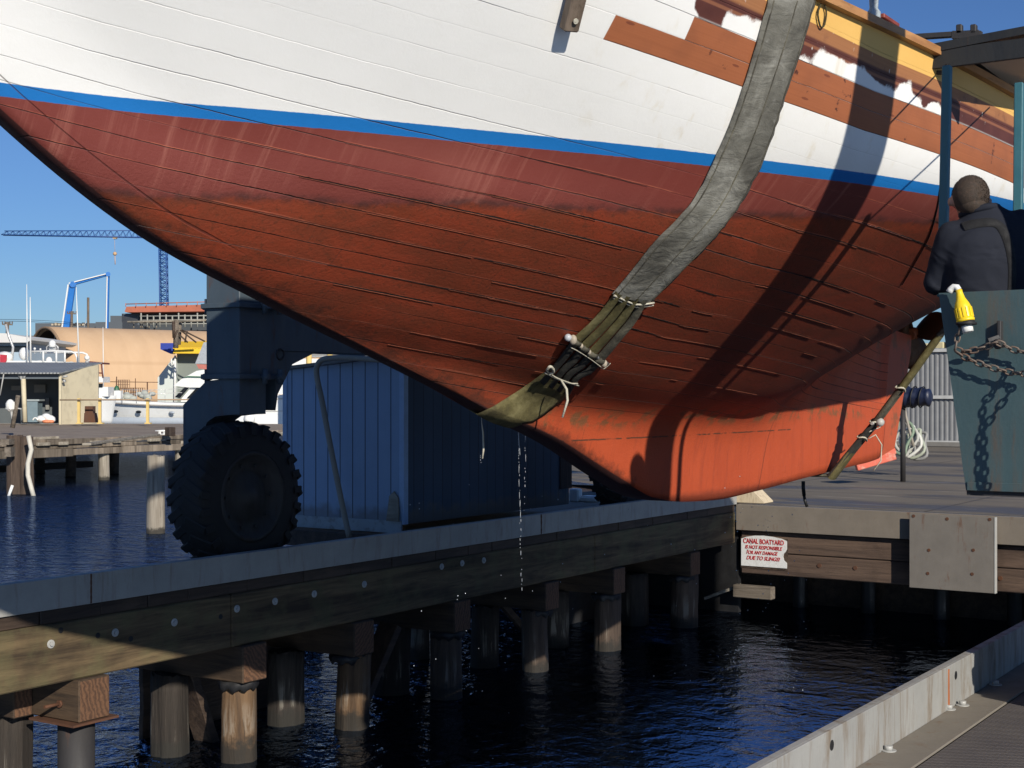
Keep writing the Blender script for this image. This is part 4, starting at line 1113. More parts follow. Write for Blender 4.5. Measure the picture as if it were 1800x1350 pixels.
mb.build('top_beam', M['liftsteel'], lift)

# operator's cab
XBR = -1.15
YP = 5.80                                               # front panel plane
cab = None
M['roofdark'] = m_steel('dark_roof_paint', (.016, .018, .020), .1, .6)
pa, pb = atY(1650, 515, YP), atY(1698, 862, YP)
zt, zb_ = pa.z, pb.z
mb = MB(); mb.prism([(pa.x, YP, zt), (XBR, YP, zt + .002), (XBR, YP, zb_), (pb.x, YP, zb_)], (0, .012, 0))
mb.span((pb.x + .005, YP - .008, zb_), (XBR, YP - .001, zb_ + .035), .002)
cab = mb.build('cab', M['teal'], lift)
YR = 7.52                                               # the roof covers the wider rear part of the stand
XB = -1.15
outl = [(pb.x, YP + .013), (XB, YP + .013), (XB, 9.1), (-2.08, 9.1), (-2.08, YR - .1)]
mb = MB(); mb.prism([(x, y, zb_ - .02) for x, y in outl], (0, 0, .04)); mb.build('floor', M['blacksteel'], cab)
mb = MB(); mb.span((XB - .02, YP + .013, zb_ + .021), (XB, 9.1, zt), .002); mb.build('side_panel', M['teal'], cab)
mb = MB(); mb.span((-2.10, 9.08, zb_ + .021), (XB - .021, 9.1, zt), .002); mb.build('back_panel', M['teal'], cab)
mb = MB(); mb.prism([(pa.x, YP + .014, zt), (-2.12, YR - .1, zt), (-2.07, YR - .1, zb_ + .021), (pb.x, YP + .014, zb_ + .021)], (.012, 0, 0)); mb.prism([(-2.12, YR - .099, zt), (-2.12, 9.1, zt), (-2.09, 9.1, zb_ + .021), (-2.07, YR - .099, zb_ + .021)], (.012, 0, 0)); mb.build('side_panel', M['teal'], cab)
def post(x0, y0, x1, y1, Yp, w=.045):
    a, b = atY(x0, y0, Yp), atY(x1, y1, Yp)
    mb = MB(); mb.bar(a, b, w, w, up=(0, 1, 0), bev=.004); return mb.build('post', M['tealpost'], cab)
def stand_post(x0, y0, x1, y1, d, Yroof):
    a, b = atD(x0, y0, d), atD(x1, y1, d)
    mb = MB(); mb.bar(a, b, .040, .040, up=(0, 1, 0), bev=.004); mb.build('post', M['tealpost'], cab)
    mb = MB(); mb.bar(b - Vector((0, 0, .02)), atY(x1, y1 - 4, Yroof), .006, .006, up=(1, 0, 0)); mb.build('strut', M['roofdark'], cab)
stand_post(1656, 522, 1665, 116, 6.72, YR)
stand_post(1789, 470, 1792, 146, 6.62, 8.0)
rA = atY(1632, 88, YR - .06)                            # front left corner of the roof
rz = rA.z
mb = MB(); mb.prism([(rA.x, YR - .06, rz - .015), (-1.75, YR - .06, rz + .02), (-1.75, YR - .06, rz + .06), (rA.x, YR - .06, rz + .03)], (0, 1.65, -.02))
mb.build('roof', M['roofdark'], cab)
mb = MB(); mb.prism([(rA.x + .16, YR + .10, rz - .012), (-1.76, YR + .10, rz + .010), (-1.76, YR + .10, rz + .024), (rA.x + .16, YR + .10, rz + .0)], (0, 1.35, -.018)); mb.build('ceiling', M['cream'], cab)
mb = MB(); mb.span((rA.x + .01, YR - .055, rz - .10), (-1.75, YR - .035, rz + .0), .003); mb.build('fascia', M['roofdark'], cab)
XS = rA.x + .01
mb = MB(); sp_ = [atX(1633, 95, XS), atX(1646, 129, XS), atX(1749, 147, XS), atX(1753, 140, XS), atX(1790, 176, XS), atX(1796, 170, XS)]
mb.prism(sp_, (.02, 0, 0)); mb.build('side_plate', M['blacksteel'], cab)
q = atY(1640, 128, YR); mb = MB(); mb.bar(q, q + Vector((.05, 0, -.005)), .02, .02); mb.build('lug', M['blacksteel'], cab)
YA = YR + .2
q0, q1 = atY(1596, 66, YA), atY(1722, 58, YA)
mb = MB(); mb.bar(q0, q1, .035, .03, bev=.004)
for x in (1687, 1712): q = atY(x, 52, YA); mb.box(q, (.03, .04, .05), .004)
mb.bar(atY(1675, 62, YA), atY(1725, 62, YA), .04, .04); mb.build('arm', M['blacksteel'], cab)
# hook on the panel
q = atY(1760, 592, YP)
mb = MB(); mb.box(q + Vector((0, -.02, .02)), (.015, .035, .085), .003); mb.bar(q + Vector((0, -.036, .0)), q + Vector((-.035, -.06, -.015)), .012, .014); mb.box(q + Vector((0, -.05, -.03)), (.024, .03, .04), .006); mb.build('hook', M['blacksteel'], cab)

# chain
def chain(paths, name, label, step=.030):
    mb = MB()
    for pts in paths:
        pts = [Vector(p) for p in pts]
        cum = [0]
        for a_, b_ in zip(pts, pts[1:]): cum.append(cum[-1] + (b_ - a_).length)
        n = int(cum[-1] / step)
        def at_s(s):
            for j in range(len(pts) - 1):
                if s <= cum[j + 1]: return pts[j].lerp(pts[j + 1], (s - cum[j]) / max(1e-6, cum[j + 1] - cum[j]))
            return pts[-1]
        for i in range(n):
            c0, c1 = at_s(i * step), at_s((i + 1) * step)
            d = (c1 - c0).normalized(); mid = (c0 + c1) / 2
            s1 = d.cross(Vector((0, 1, 0))).normalized(); s2 = d.cross(s1)
            w = (s1 if i % 2 else s2); w = (w + (s2 if i % 2 else s1) * .35).normalized()
            L, Wd = step * .72, .0112
            ring = []
            for t in range(12):
                a = 2 * math.pi * t / 12
                ring.append(mid + d * (L - Wd) * (1 if math.cos(a) > .3 else -1 if math.cos(a) < -.3 else 0) * .62 + d * Wd * math.cos(a) + w * Wd * math.sin(a))
            mb.tube(ring, .0040, 5, close=True)
    o = mb.build(name, M['chainrust'])
    return tag(o, label, 'chain')
M['chainrust'] = m_steel('rusty_chain', (.16, .125, .10), .7, .6)
YC = YP - .055
def cp(x, y, Y=None): return atY(x, y, Y or YC)
chain([[cp(1688, 575), cp(1682, 598), cp(1679, 614), cp(1692, 618), cp(1712, 616), cp(1735, 610), cp(1755, 601, YP - .08), cp(1778, 614), cp(1812, 622), cp(1845, 640, YP - .2), cp(1850, 760, YP - .2), cp(1852, 900, YP - .2)],
       [cp(1680, 618), cp(1692, 626), cp(1716, 637), cp(1748, 648), cp(1782, 656), cp(1815, 658), cp(1832, 700, YP - .19), cp(1836, 900, YP - .2)]], 'chain', 'rusty chain looped in two strands across the teal cab panel')

# yellow plug
pl_ = thing('power_plug', 'yellow weatherproof power plug hanging over the edge of the teal cab panel', 'plug', atY(1697, 545, YP - .06))
def lathe(mb, base, prof, seg=16, ax=Vector((0, 0, 1))):
    a = ax.normalized(); s = a.cross(Vector((0, 1, 0))).normalized(); t = a.cross(s)
    rows = [[base + a * h + (s * math.cos(2 * math.pi * j / seg) + t * math.sin(2 * math.pi * j / seg)) * r for j in range(seg)] for h, r in prof]
    vs = mb.grid(rows, close=True)
    if prof[0][1] > .001: mb.bm.faces.new(vs[0])
    if prof[-1][1] > .001: mb.bm.faces.new(vs[-1])
ax = (atY(1686, 512, YP - .05) - atY(1699, 570, YP - .06)).normalized()
b0 = atY(1698, 566, YP - .06)
mb = MB(); lathe(mb, b0, [(0.0000, 0.0336), (0.0096, 0.0360), (0.0112, 0.0328), (0.0600, 0.0320), (0.0760, 0.0272), (0.0960, 0.0176), (0.1200, 0.0128), (0.1320, 0.0128)], 20, ax)
for j in range(14):
    a = 2 * math.pi * j / 14; s = ax.cross(Vector((0, 1, 0))).normalized(); t = ax.cross(s)
    o_ = (s * math.cos(a) + t * math.sin(a)) * .033; mb.bar(b0 + ax * .016 + o_, b0 + ax * .056 + o_, .006, .004, up=o_)
mb.build('plug_body', M['yellow'], pl_)
mb = MB(); lathe(mb, b0 - ax * .0136, [(0.0000, 0.0344), (0.0128, 0.0344)], 20, ax); mb.tube([b0 - ax * .0064 + Vector((.036 * math.cos(t), .036 * math.sin(t), 0)) for t in np.linspace(0, 6.28, 15)[:-1]], .006, 6, close=True); mb.build('collar', M['black'], pl_)
mb = MB(); lathe(mb, b0 - ax * .042, [(0.0000, 0.0208), (0.0272, 0.0224)], 16, ax); mb.build('pin_cap', M['whitepl'], pl_)
tp = b0 + ax * .132
mb = MB(); mb.tube([tp, tp + ax * .012 + Vector((-.005, 0, 0)), tp + ax * .014 + Vector((-.016, .0, 0)), tp + ax * .003 + Vector((-.032, 0, 0)), tp + ax * -.008 + Vector((-.04, 0, 0))], [.012, .013, .013, .013, .0135], 10); mb.build('cable_end', M['whitepl'], pl_)

# ------------------------------------------------------------------ operator
def fuse(mb, name, mat, parent, vox=.018, smooth=6, label=None):
    tmp = mb.build(name + '_raw', mat)
    rm = tmp.modifiers.new('r', 'REMESH'); rm.mode = 'VOXEL'; rm.voxel_size = vox; rm.use_smooth_shade = True
    sm = tmp.modifiers.new('s', 'SMOOTH'); sm.iterations = smooth; sm.factor = .5
    bpy.context.view_layer.update()
    me = bpy.data.meshes.new_from_object(tmp.evaluated_get(bpy.context.evaluated_depsgraph_get()))
    old = tmp.data; bpy.data.objects.remove(tmp); bpy.data.meshes.remove(old)
    me.name = name
    for p in me.polygons: p.use_smooth = True
    if parent is not None: me.transform(Matrix.Translation(-base_of(parent)))
    me.materials.clear(); me.materials.append(mat)
    o = bpy.data.objects.new(name, me); COL.objects.link(o); o.parent = parent
    return o
DP = 6.22
def pp(x, y, d=DP): return atD(x, y, d)
RV, FV = Vector((CY, SY, 0)), Vector((-SY, CY, 0))
def ring(c, rx, ry, tilt=0.0, n=24, flat=.85):
    u = (RV * math.cos(tilt) + Vector((0, 0, 1)) * math.sin(tilt)); v = FV
    return [c + u * rx * math.copysign(abs(math.cos(t)) ** flat, math.cos(t)) + v * ry * math.copysign(abs(math.sin(t)) ** flat, math.sin(t)) for t in [2 * math.pi * j / n for j in range(n)]]
def loft(mb, rings):
    vs = mb.grid(rings, close=True); mb.bm.faces.new(vs[0]); mb.bm.faces.new(vs[-1])
M['skin'] = m_plain('skin', (.42, .22, .15), .5, 0, .12, 12, .1)
M['hairbrown'] = m_plain('cropped_brown_hair', (.040, .027, .018), .8, 0, .6, 45, .35, 240, dirt=(.10, .06, .042), dirt_amt=.5)
k = NK('dark_jacket'); P = k.coord()
wr = k.noise(k.map(P, (2, 2, 3.2)), 2.2, 2, .5, .8)
M['jacket'] = k.done(k.mix(k.noise(P, 3, 4), (.013, .015, .022), (.024, .027, .038)), .85, 0, k.bump(k.noise(P, 300, 2), .2, .003, k.bump(wr, .8, .035)), spec=.15)
M['bandcloth'] = m_plain('dark_band', (.006, .006, .007), .8, 0, .2, 30, .2, 200)
M['trousers'] = m_plain('dark_trousers', (.03, .032, .04), .9, 0, .2, 10, .3)
floor_z = zb_ + .02
hc = pp(1706, 346)                                      # head
pxm = DP / FPX
mb = MB()
lean = FV * .05
# head: skull, jaw, neck
mb.ball(hc, 1, 20, 16, (0.0736, 0.0800, 0.0864)); mb.ball(hc + FV * 0.0280 + Vector((0, 0, -0.0400)), 1, 16, 12, (0.0528, 0.0600, 0.0600))
nk = pp(1716, 385)
mb.tube([hc + Vector((0, 0, -0.0320)) - FV * 0.0160, nk + Vector((0, 0, -0.0160)), pp(1722, 415)], [0.0528, 0.0513, 0.0640], 16)
for s in (-1, 1): mb.ball(hc + RV * 0.0150 * s + RV * 0.0744 * s + FV * 0.0160 + Vector((0, 0, -0.0200)), 1, 10, 8, (0.0112, 0.0176, 0.0272))
mb.ball(hc + FV * 0.0896 + Vector((0, 0, -0.0240)), 1, 8, 6, (0.0112, 0.0176, 0.0176))
# trunk, arms, hands, legs
chest = pp(1728, 440); hip = pp(1790, 575); fl = Vector((hip.x, hip.y, floor_z))
loft(mb, [ring(hip, 0.1200, 0.0880), ring(pp(1733, 520), 0.1120, 0.0800), ring(chest, 0.1280, 0.0800), ring(pp(1728, 405), 0.1200, 0.0640), ring(pp(1722, 392), 0.0560, 0.0480)])
for s in (-1, 1):
    sh = pp(1734 + 60 * s, 412) ; el = sh + RV * 0.0400 * s + FV * 0.0800 + Vector((0, 0, -0.1920)); wr_ = el + FV * 0.1760 - RV * 0.0640 * s + Vector((0, 0, 0.0160))
    mb.tube([sh, el, wr_], [0.0400, 0.0336, 0.0240], 12); mb.ball(el, 0.0344); mb.ball(sh, 0.0440)
    mb.ball(wr_ + FV * 0.0400, 1, 10, 8, (0.0320, 0.0400, 0.0160))
    for fgr in range(4): mb.tube([wr_ + FV * 0.0640 + RV * (0.0240 - 0.0160 * fgr), wr_ + FV * (0.1000 - 0.0080 * abs(fgr - 1.5)) + RV * (0.0256 - 0.0168 * fgr) - Vector((0, 0, 0.0160)), wr_ + FV * 0.0960 + RV * (0.0256 - 0.0168 * fgr) - Vector((0, 0, 0.0440))], [0.0088, 0.0080, 0.0072], 8)
    mb.tube([wr_ + FV * 0.0240 - RV * 0.0280 * s, wr_ + FV * 0.0560 - RV * 0.0480 * s - Vector((0, 0, 0.0160))], [0.0096, 0.0080], 8)
    kn = Vector((hip.x, hip.y, 0)) + RV * 0.0880 * s + FV * 0.0400; 
    mb.tube([hip + RV * 0.0720 * s, Vector((kn.x, kn.y, floor_z + 0.2400)), fl + RV * 0.0880 * s + Vector((0, 0, 0.0640))], [0.0680, 0.0480, 0.0360], 12)
    mb.bar(fl + RV * 0.0880 * s - FV * 0.0640 + Vector((0, 0, 0.0280)), fl + RV * 0.0880 * s + FV * 0.1360 + Vector((0, 0, 0.0280)), 0.0680, 0.0560)
person = fuse(mb, 'person', M['skin'], None, .013, 4)
tag(person, 'person with cropped brown hair, dark jacket and a dark band across it, back turned in the cab', 'person')
mb = MB()
loft(mb, [ring(pp(1742, 560), 0.1720, 0.1240), ring(pp(1741, 515), 0.1776, 0.1320), ring(pp(1737, 470), 0.1880, 0.1360), ring(pp(1734, 430), 0.1856, 0.1320, 0.0160), ring(pp(1735, 402), 0.1640, 0.1160, 0.0800), ring(pp(1730, 384), 0.1240, 0.0960, 0.1760), ring(pp(1727, 372), 0.0840, 0.0760, 0.2080), ring(pp(1723, 362), 0.0688, 0.0680, 0.1760)])
for s in (-1, 1):
    sh = pp(1734 + 60 * s, 405 - 10 * s); el = sh + RV * 0.0560 * s + FV * 0.0640 + Vector((0, 0, -0.2000)); wr_ = el + FV * 0.1600 - RV * 0.0640 * s + Vector((0, 0, 0.0160))
    mb.tube([sh, sh.lerp(el, 0.5), el, wr_], [0.0704, 0.0640, 0.0544, 0.0400], 14); mb.ball(el, 0.0544); mb.ball(sh, 0.0704)
jk = fuse(mb, 'jacket', M['jacket'], person, .016, 5)
mb = MB(); mb.ball(hc + Vector((0, 0, 0.0047)) - FV * 0.0047, 1, 24, 18, (0.0772, 0.0847, 0.0880)); mb.ball(hc - FV * 0.0240 + Vector((0, 0, -0.0400)), 1, 16, 12, (0.0600, 0.0600, 0.0480))
hs_ = random.Random(8)
for i in range(2600):                                    # cropped hair
    v = Vector((hs_.gauss(0, 1), hs_.gauss(0, 1), hs_.gauss(0, 1))).normalized()
    if v.dot(FV) > .55 or (v.z < -.55): continue
    q = hc + Vector((0, 0, .005)) + RV * v.dot(RV) * .0765 + FV * v.dot(FV) * .084 + Vector((0, 0, v.z * .087))
    d = (v + Vector((hs_.gauss(0, .35), hs_.gauss(0, .35), hs_.gauss(0, .35) - .3))).normalized(); s = d.cross(Vector((hs_.random(), hs_.random(), hs_.random()))).normalized() * .0022
    mb.face([q - s, q + s, q + d * .0045])
mb.build('hair', M['hairbrown'], person, fix=False)
mb = MB(); cn = pp(1722, 372); mb.tube([cn + RV * .074 * math.cos(t) + FV * .07 * math.sin(t) + Vector((0, 0, .012 * math.cos(t) - .01 * math.sin(t))) for t in np.linspace(0, 6.28, 25)[:-1]], .016, 8, close=True); mb.build('collar', M['jacket'], person)
bvj = BVHTree.FromPolygons([v.co + base_of(jk) for v in jk.data.vertices], [tuple(p.vertices) for p in jk.data.polygons])
def on_jk(x, y, lift):
    h = bvj.ray_cast(O, ray(x, y))
    if h[0] is None: return None
    n = h[1] if h[1].dot(ray(x, y)) < 0 else -h[1]
    return h[0] + n * lift
mb = MB(); rows = []  # dark band laid over the back of the jacket
for (a, b) in zip(resample([(1690, 392), (1712, 386), (1745, 384), (1768, 398), (1781, 432), (1786, 470), (1784, 512)], 36), resample([(1697, 406), (1716, 401), (1745, 399), (1757, 411), (1767, 438), (1772, 472), (1771, 512)], 36)):
    q = [on_jk(a[0] + (b[0] - a[0]) * f, a[1] + (b[1] - a[1]) * f, l) for f, l in ((0, .002), (.15, .007), (.5, .009), (.85, .007), (1, .002))]
    if all(q): rows.append(q)
if len(rows) > 2: mb.grid(rows); mb.build('strap', M['bandcloth'], person)
mb = MB()
for s in (-1, 1):
    kn = Vector((hip.x, hip.y, 0)) + RV * 0.0880 * s + FV * 0.0400
    mb.tube([hip + RV * 0.0680 * s + Vector((0, 0, 0.0400)), Vector((kn.x, kn.y, floor_z + 0.2400)), fl + RV * 0.0880 * s + Vector((0, 0, 0.0560))], [0.0880, 0.0680, 0.0560], 14)
mb.build('trousers', M['trousers'], person)

# ------------------------------------------------------------------ things hanging on the hull
hb = thing('timber_block', 'short weathered brown timber block hanging against the white topsides', 'block', on_hull(998, 20)[0])
c_, n_ = on_hull(998, 12, .05)
t_ = (on_hull(1012, 40)[0] - on_hull(1022, 0)[0]).normalized()
mb = MB(); mb.bar(c_ - t_ * .30, c_ + t_ * .082, .07, .055, up=n_, bev=.006); mb.build('block', m_wood('grey_block', (.21, .16, .12), (.10, .072, .05), 'Z', .8, .85, .4), hb)
mb = MB(); mb.cyl(c_ + n_ * .034 + t_ * .03, c_ + n_ * .040 + t_ * .03, .012, seg=8); mb.tube([c_ - t_ * .29, c_ - t_ * .9], .006, 6); mb.build('lanyard', M['rope'], hb)
pts = [on_hull(*p, .012)[0] for p in resample([(1440, 6), (1434, 22), (1437, 42), (1441, 48), (1446, 42), (1449, 22), (1446, 8)], 16)]
mb = MB(); mb.tube(pts, .0045, 6); tag(mb.build('cord_loop', m_plain('dark_olive_cord', (.05, .04, .015), .8)), 'thin dark cord loop hanging on the yellow bulwark beside the wide sling', 'cord')
pts = [on_hull(*p, .004)[0] for p in resample([(1652, 330), (1647, 365), (1635, 410), (1620, 440), (1604, 468), (1585, 500)], 20) if on_hull(*p)]
mb = MB(); mb.tube(pts, .0035, 6); tag(mb.build('hanging_line', M['black']), 'thin dark line trailing down the red hull left of the cab post', 'line')
q = atD(1412, 846, 13.2)
mb = MB(); mb.tube([q, q + Vector((0, 0, -.06)), q + Vector((.004, .01, -.13))], .018, 8); mb.tube([q + Vector((.004, .01, -.13)), q + Vector((.01, .015, -.18)), q + Vector((.03, .02, -.235))], .014, 8)
tag(mb.build('hose_end', M['black']), 'short black hose end dangling under the keel beside the green sling', 'hose')
# drips
rnd = random.Random(5); mb = MB()
def drop(x, y, d, r): mb.ball(atD(x, y, d), r, 6, 4, (1, 1, 1.25))
for (x0, x1, y0, y1, n, d) in ((911, 917, 748, 1045, 70, 8.3), (924, 922, 750, 900, 16, 8.3), (845, 845, 800, 815, 2, 8.2)):
    y = y0
    while y < y1:
        t = (y - y0) / (y1 - y0); x = x0 + (x1 - x0) * t + rnd.uniform(-1.3, 1.3) * (.3 + t)
        L = rnd.choice((1, 1.5, 2, 3, 6, 12)) * (1.4 - t)
        mb.tube([atD(x, y, d), atD(x + rnd.uniform(-.3, .3), y + L, d)], [.0007 + .0005 * rnd.random(), .0014 + .0016 * rnd.random() ** 2], 5)
        y += L + rnd.choice((1, 2, 3, 6, 11)) * (.5 + 1.5 * t)
for i in range(80): drop(rnd.gauss(1345, 35), rnd.uniform(890, 1290), 11.0, .002 + .0028 * rnd.random())
for i in range(45): drop(rnd.uniform(720, 1330), rnd.uniform(830, 1280), 10.0, .002 + .0026 * rnd.random())
mb.tube([atD(911, 742, 8.3), atD(912, 770, 8.3), atD(914, 800, 8.3)], .0022, 5)
tag(mb.build('water_drops', M['water_drop']), 'water dripping in thin streams of drops from the keel and sling', 'water drops', kind='stuff')
mb = MB(); mb.tube([atD(p[0], p[1], 8.2) for p in ((846, 722), (847, 745), (849, 760), (850, 790), (848, 806))], [.002, .003, .006, .006, .005], 6)
tag(mb.build('rope_end', M['rope']), 'pale frayed rope end hanging from the wide strap under the keel', 'rope')

# ------------------------------------------------------------------ yard
k = NK('yard_paving'); P = k.coord()
n = k.noise(P, .5, 7, .62); f = k.noise(P, 18, 5, .7); w_ = k.noise(k.map(P, (.35, 1.2, 1)), .55, 5, .6, .4)
c = k.mix(n, (.15, .128, .10), (.27, .235, .185)); c = k.mix(k.math('MULTIPLY', f, .5), c, (.12, .105, .09))
wet = k.step(w_, .50, .62)
c = k.mix(k.math('MULTIPLY', wet, .65), c, (.055, .05, .05))
c = k.mix(k.math('MULTIPLY', k.step(k.noise(k.map(P, (.8, 3, 1)), .7, 4), .6, .72), .4), c, (.42, .38, .31))
X_, Y_, Z_ = k.sep(P)
jo = k.math('MINIMUM', k.math('ABSOLUTE', k.math('SUBTRACT', k.math('FRACT', k.math('MULTIPLY', X_, .25)), .5)), k.math('ABSOLUTE', k.math('SUBTRACT', k.math('FRACT', k.math('MULTIPLY', Y_, .2)), .5)))
c = k.mix(k.math('MULTIPLY', k.math('SUBTRACT', 1.0, k.step(jo, .003, .010)), .6), c, (.05, .045, .04))
c = k.mix(k.math('MULTIPLY', k.step(k.noise(P, 2.2, 7, .75), .58, .72), .5), c, (.33, .30, .25))
M['yard'] = k.done(c, k.math('SUBTRACT', .9, k.math('MULTIPLY', wet, .42)), 0, k.bump(f, .25, .01), spec=.18)
mb = MB(); mb.grid([[Vector((x, y, 0)) for x in (xl, 60, 400)] for y, xl in ((YH + .141, -9.0), (23, -13.8), (30, -20), (60, -20), (600, -20))], smooth=False)
tag(mb.build('yard_ground', M['yard']), kind='structure')
# pale wedge block near the edge
wa, wb_ = atZ(1272, 885, 0), atZ(1400, 876, 0)
mb = MB(); L = wb_.x - wa.x
mb.prism([(wa.x - .9, wa.y + .3, .003), (wb_.x, wa.y + .3, .003), (wb_.x, wa.y + .3, .02), (wb_.x - .28, wa.y + .3, .28), (wa.x - .9, wa.y + .3, .28)], (0, .35, 0))
tag(mb.build('wedge_block', m_plain('cream_block', (.62, .52, .36), .8, 0, .18, 5, .3, dirt=(.25, .17, .1), streak=True)), 'pale cream block with a sloping end lying under the keel', 'block')
# fence of grey corrugated sheet
YFN = atZ(1620, 784, 0).y
fn = thing('fence', 'grey corrugated metal fence with pale rails at the back of the yard', 'fence', (-14, YFN, 0))
def zf(y, x=1640): return atY(x, y, YFN).z
mb = MB(); xs = np.arange(-26, 8, .05)
rows = [[Vector((x, YFN + .03 * math.sin(x * 2 * math.pi / .15), z)) for x in xs] for z in (zf(776), zf(612))]
mb.grid(rows); mb.build('sheet', m_steel('corrugated_grey', (.23, .235, .24), .12, .5), fn)
mb = MB()
for y in (616, 698, 777): mb.span((-26, YFN - .10, zf(y) - .05), (8, YFN - .04, zf(y) + .05))
build_each(mb, 'rail', m_plain('pale_rail', (.48, .48, .46), .6), fn)
mb = MB()
for x in np.arange(-25, 8, 3.0): mb.span((x, YFN + .05, .004), (x + .1, YFN + .15, zf(612)))
build_each(mb, 'post', M['bolt'], fn)
mb = MB(); mb.span((-26, YFN - .2, .002), (8, YFN + .2, .14), .01); mb.build('footing', m_plain('grey_footing', (.2, .19, .17), .9), fn)
rnd = random.Random(3)
mb = MB()
for i in range(60):
    x = -26 + i * .55 + rnd.uniform(-.2, .2); h = zf(612) + rnd.uniform(.1, .55); mb.box((x, YFN + 2.5, h / 2), (.4, .4, h), .03)
tag(mb.build('stacked_crates', m_plain('pale_yellow_crate', (.55, .48, .28), .7, 0, .5, 1.2)), 'row of pale stacked crates showing over the grey fence', 'crates', kind='stuff')
# coil of hose, red timbers, wrapped bundle behind the keel
Yh_ = 27.5
cq = atY(1592, 772, Yh_); cz = cq.z
ch = thing('hose_coil', 'loose coil of pale green and grey hose behind the rudder', 'hose', (cq.x, Yh_, 0))
for j in range(5):
    c0 = atY(1585 + 8 * j, 768 + 4 * j, Yh_ + .1 * j); r = .34 - .02 * j
    mb = MB(); mb.tube([Vector((c0.x + r * .55 * math.cos(t) + .05 * math.sin(3 * t + j), Yh_ + .1 * j + .1 * math.sin(t), max(.04, c0.z + r * math.sin(t)))) for t in np.linspace(0, 6.28, 25)[:-1]], .032, 8, close=True)
    mb.build('hose_turn', m_plain('hose_%s' % ('green', 'grey', 'white', 'pale', 'dull')[j], ((.2, .27, .19), (.4, .4, .36), (.6, .6, .55), (.35, .38, .3), (.25, .25, .24))[j], .6), ch)
mb = MB(); mb.tube([atY(1588, 700, Yh_), atY(1592, 730, Yh_), atY(1600, 762, Yh_), atY(1606, 785, Yh_)], .028, 8); mb.build('hose_run', M['hose'], ch)
rt = thing('timber_pair', 'two bright red painted timbers lying on the yard behind the keel', 'timber', atY(1540, 805, 24.5))
for dy in (0, 10):
    mb = MB(); mb.bar(atY(1505, 812 + dy, 24.5), atY(1573, 792 + dy, 24.9), .13, .11, bev=.01); mb.build('timber', m_plain('red_timber', (.62, .12, .07), .6, 0, .2, 5, .2, dirt=(.6, .5, .4)), rt)
bq = atY(1611, 698, 26.0)
bn = thing('wrapped_bundle', 'dark blue and black wrapped bundle on a post behind the rudder', 'bundle', (bq.x, bq.y, 0))
mb = MB(); rows = []
for i in range(15):
    t = i / 14; x = bq.x - .34 + .62 * t
    rr = .20 * (1 - .25 * t) * (1 + .10 * math.sin(i * 2.1)) * (.55 if i in (0, 14) else 1)
    rows.append([Vector((x, bq.y + rr * math.cos(a), bq.z + rr * (1 + .08 * math.sin(3 * a + i)) * math.sin(a))) for a in np.linspace(0, 6.28, 17)[:-1]])
vs = mb.grid(rows, close=True); mb.bm.faces.new(vs[0]); mb.bm.faces.new(vs[-1])
mb.build('cover', m_plain('dark_blue_tarp', (.012, .018, .045), .45, 0, .5, 9, .6, 14), bn)
mb = MB()
for x in (-.2, -.05, .1): mb.tube([Vector((bq.x + x + .03 * math.sin(a), bq.y + .215 * math.cos(a) * (1 - .3 * (x + .3)), bq.z + .215 * math.sin(a) * (1 - .3 * (x + .3)))) for a in np.linspace(0, 6.28, 17)[:-1]], .012, 6, close=True)
mb.build('lashing', M['black'], bn)
mb = MB(); mb.cyl((bq.x - .25, bq.y, .003), (bq.x - .25, bq.y, bq.z - .1), .05, seg=8); mb.build('post', M['blacksteel'], bn)

# ------------------------------------------------------------------ shed on the left
C0 = atZ(710, 925, 0)
YS, XSd = C0.y, C0.x
XS0 = atY(499, 800, YS).x; YE = atX(1000, 790, XSd).y
zl, zr = atY(499, 651, YS).z, atY(700, 626, YS).z
sh = thing('shed', 'low blue shed with grooved board walls and a sloping roof beside the shaded pier', 'shed', (XSd, YS, 0))
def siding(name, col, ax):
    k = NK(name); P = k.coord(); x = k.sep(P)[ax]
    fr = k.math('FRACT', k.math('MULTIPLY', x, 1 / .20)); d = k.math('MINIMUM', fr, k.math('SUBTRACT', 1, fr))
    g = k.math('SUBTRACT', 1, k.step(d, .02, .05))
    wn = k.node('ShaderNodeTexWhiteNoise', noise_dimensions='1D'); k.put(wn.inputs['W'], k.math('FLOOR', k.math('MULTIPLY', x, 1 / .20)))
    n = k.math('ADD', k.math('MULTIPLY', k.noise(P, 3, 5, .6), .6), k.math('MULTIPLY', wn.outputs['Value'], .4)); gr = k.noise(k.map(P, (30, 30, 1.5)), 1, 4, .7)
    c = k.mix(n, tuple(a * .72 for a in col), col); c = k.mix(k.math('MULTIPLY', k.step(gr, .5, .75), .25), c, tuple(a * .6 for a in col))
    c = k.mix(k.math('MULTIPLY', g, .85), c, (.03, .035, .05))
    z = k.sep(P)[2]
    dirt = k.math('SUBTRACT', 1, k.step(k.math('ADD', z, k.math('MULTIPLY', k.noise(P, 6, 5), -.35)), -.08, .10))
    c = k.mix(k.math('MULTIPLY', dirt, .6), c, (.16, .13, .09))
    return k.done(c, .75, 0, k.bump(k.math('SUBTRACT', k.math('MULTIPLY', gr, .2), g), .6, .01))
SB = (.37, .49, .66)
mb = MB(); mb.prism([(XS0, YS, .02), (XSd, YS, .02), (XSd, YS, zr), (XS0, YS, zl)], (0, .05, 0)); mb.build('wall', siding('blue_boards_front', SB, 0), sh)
mb = MB(); mb.span((XSd - .05, YS + .051, .02), (XSd - .002, YE, zr), 0); mb.build('wall', siding('blue_boards_shaded', (.07, .10, .15), 1), sh)  # same boards as the front, the side's shade painted in as darker blue
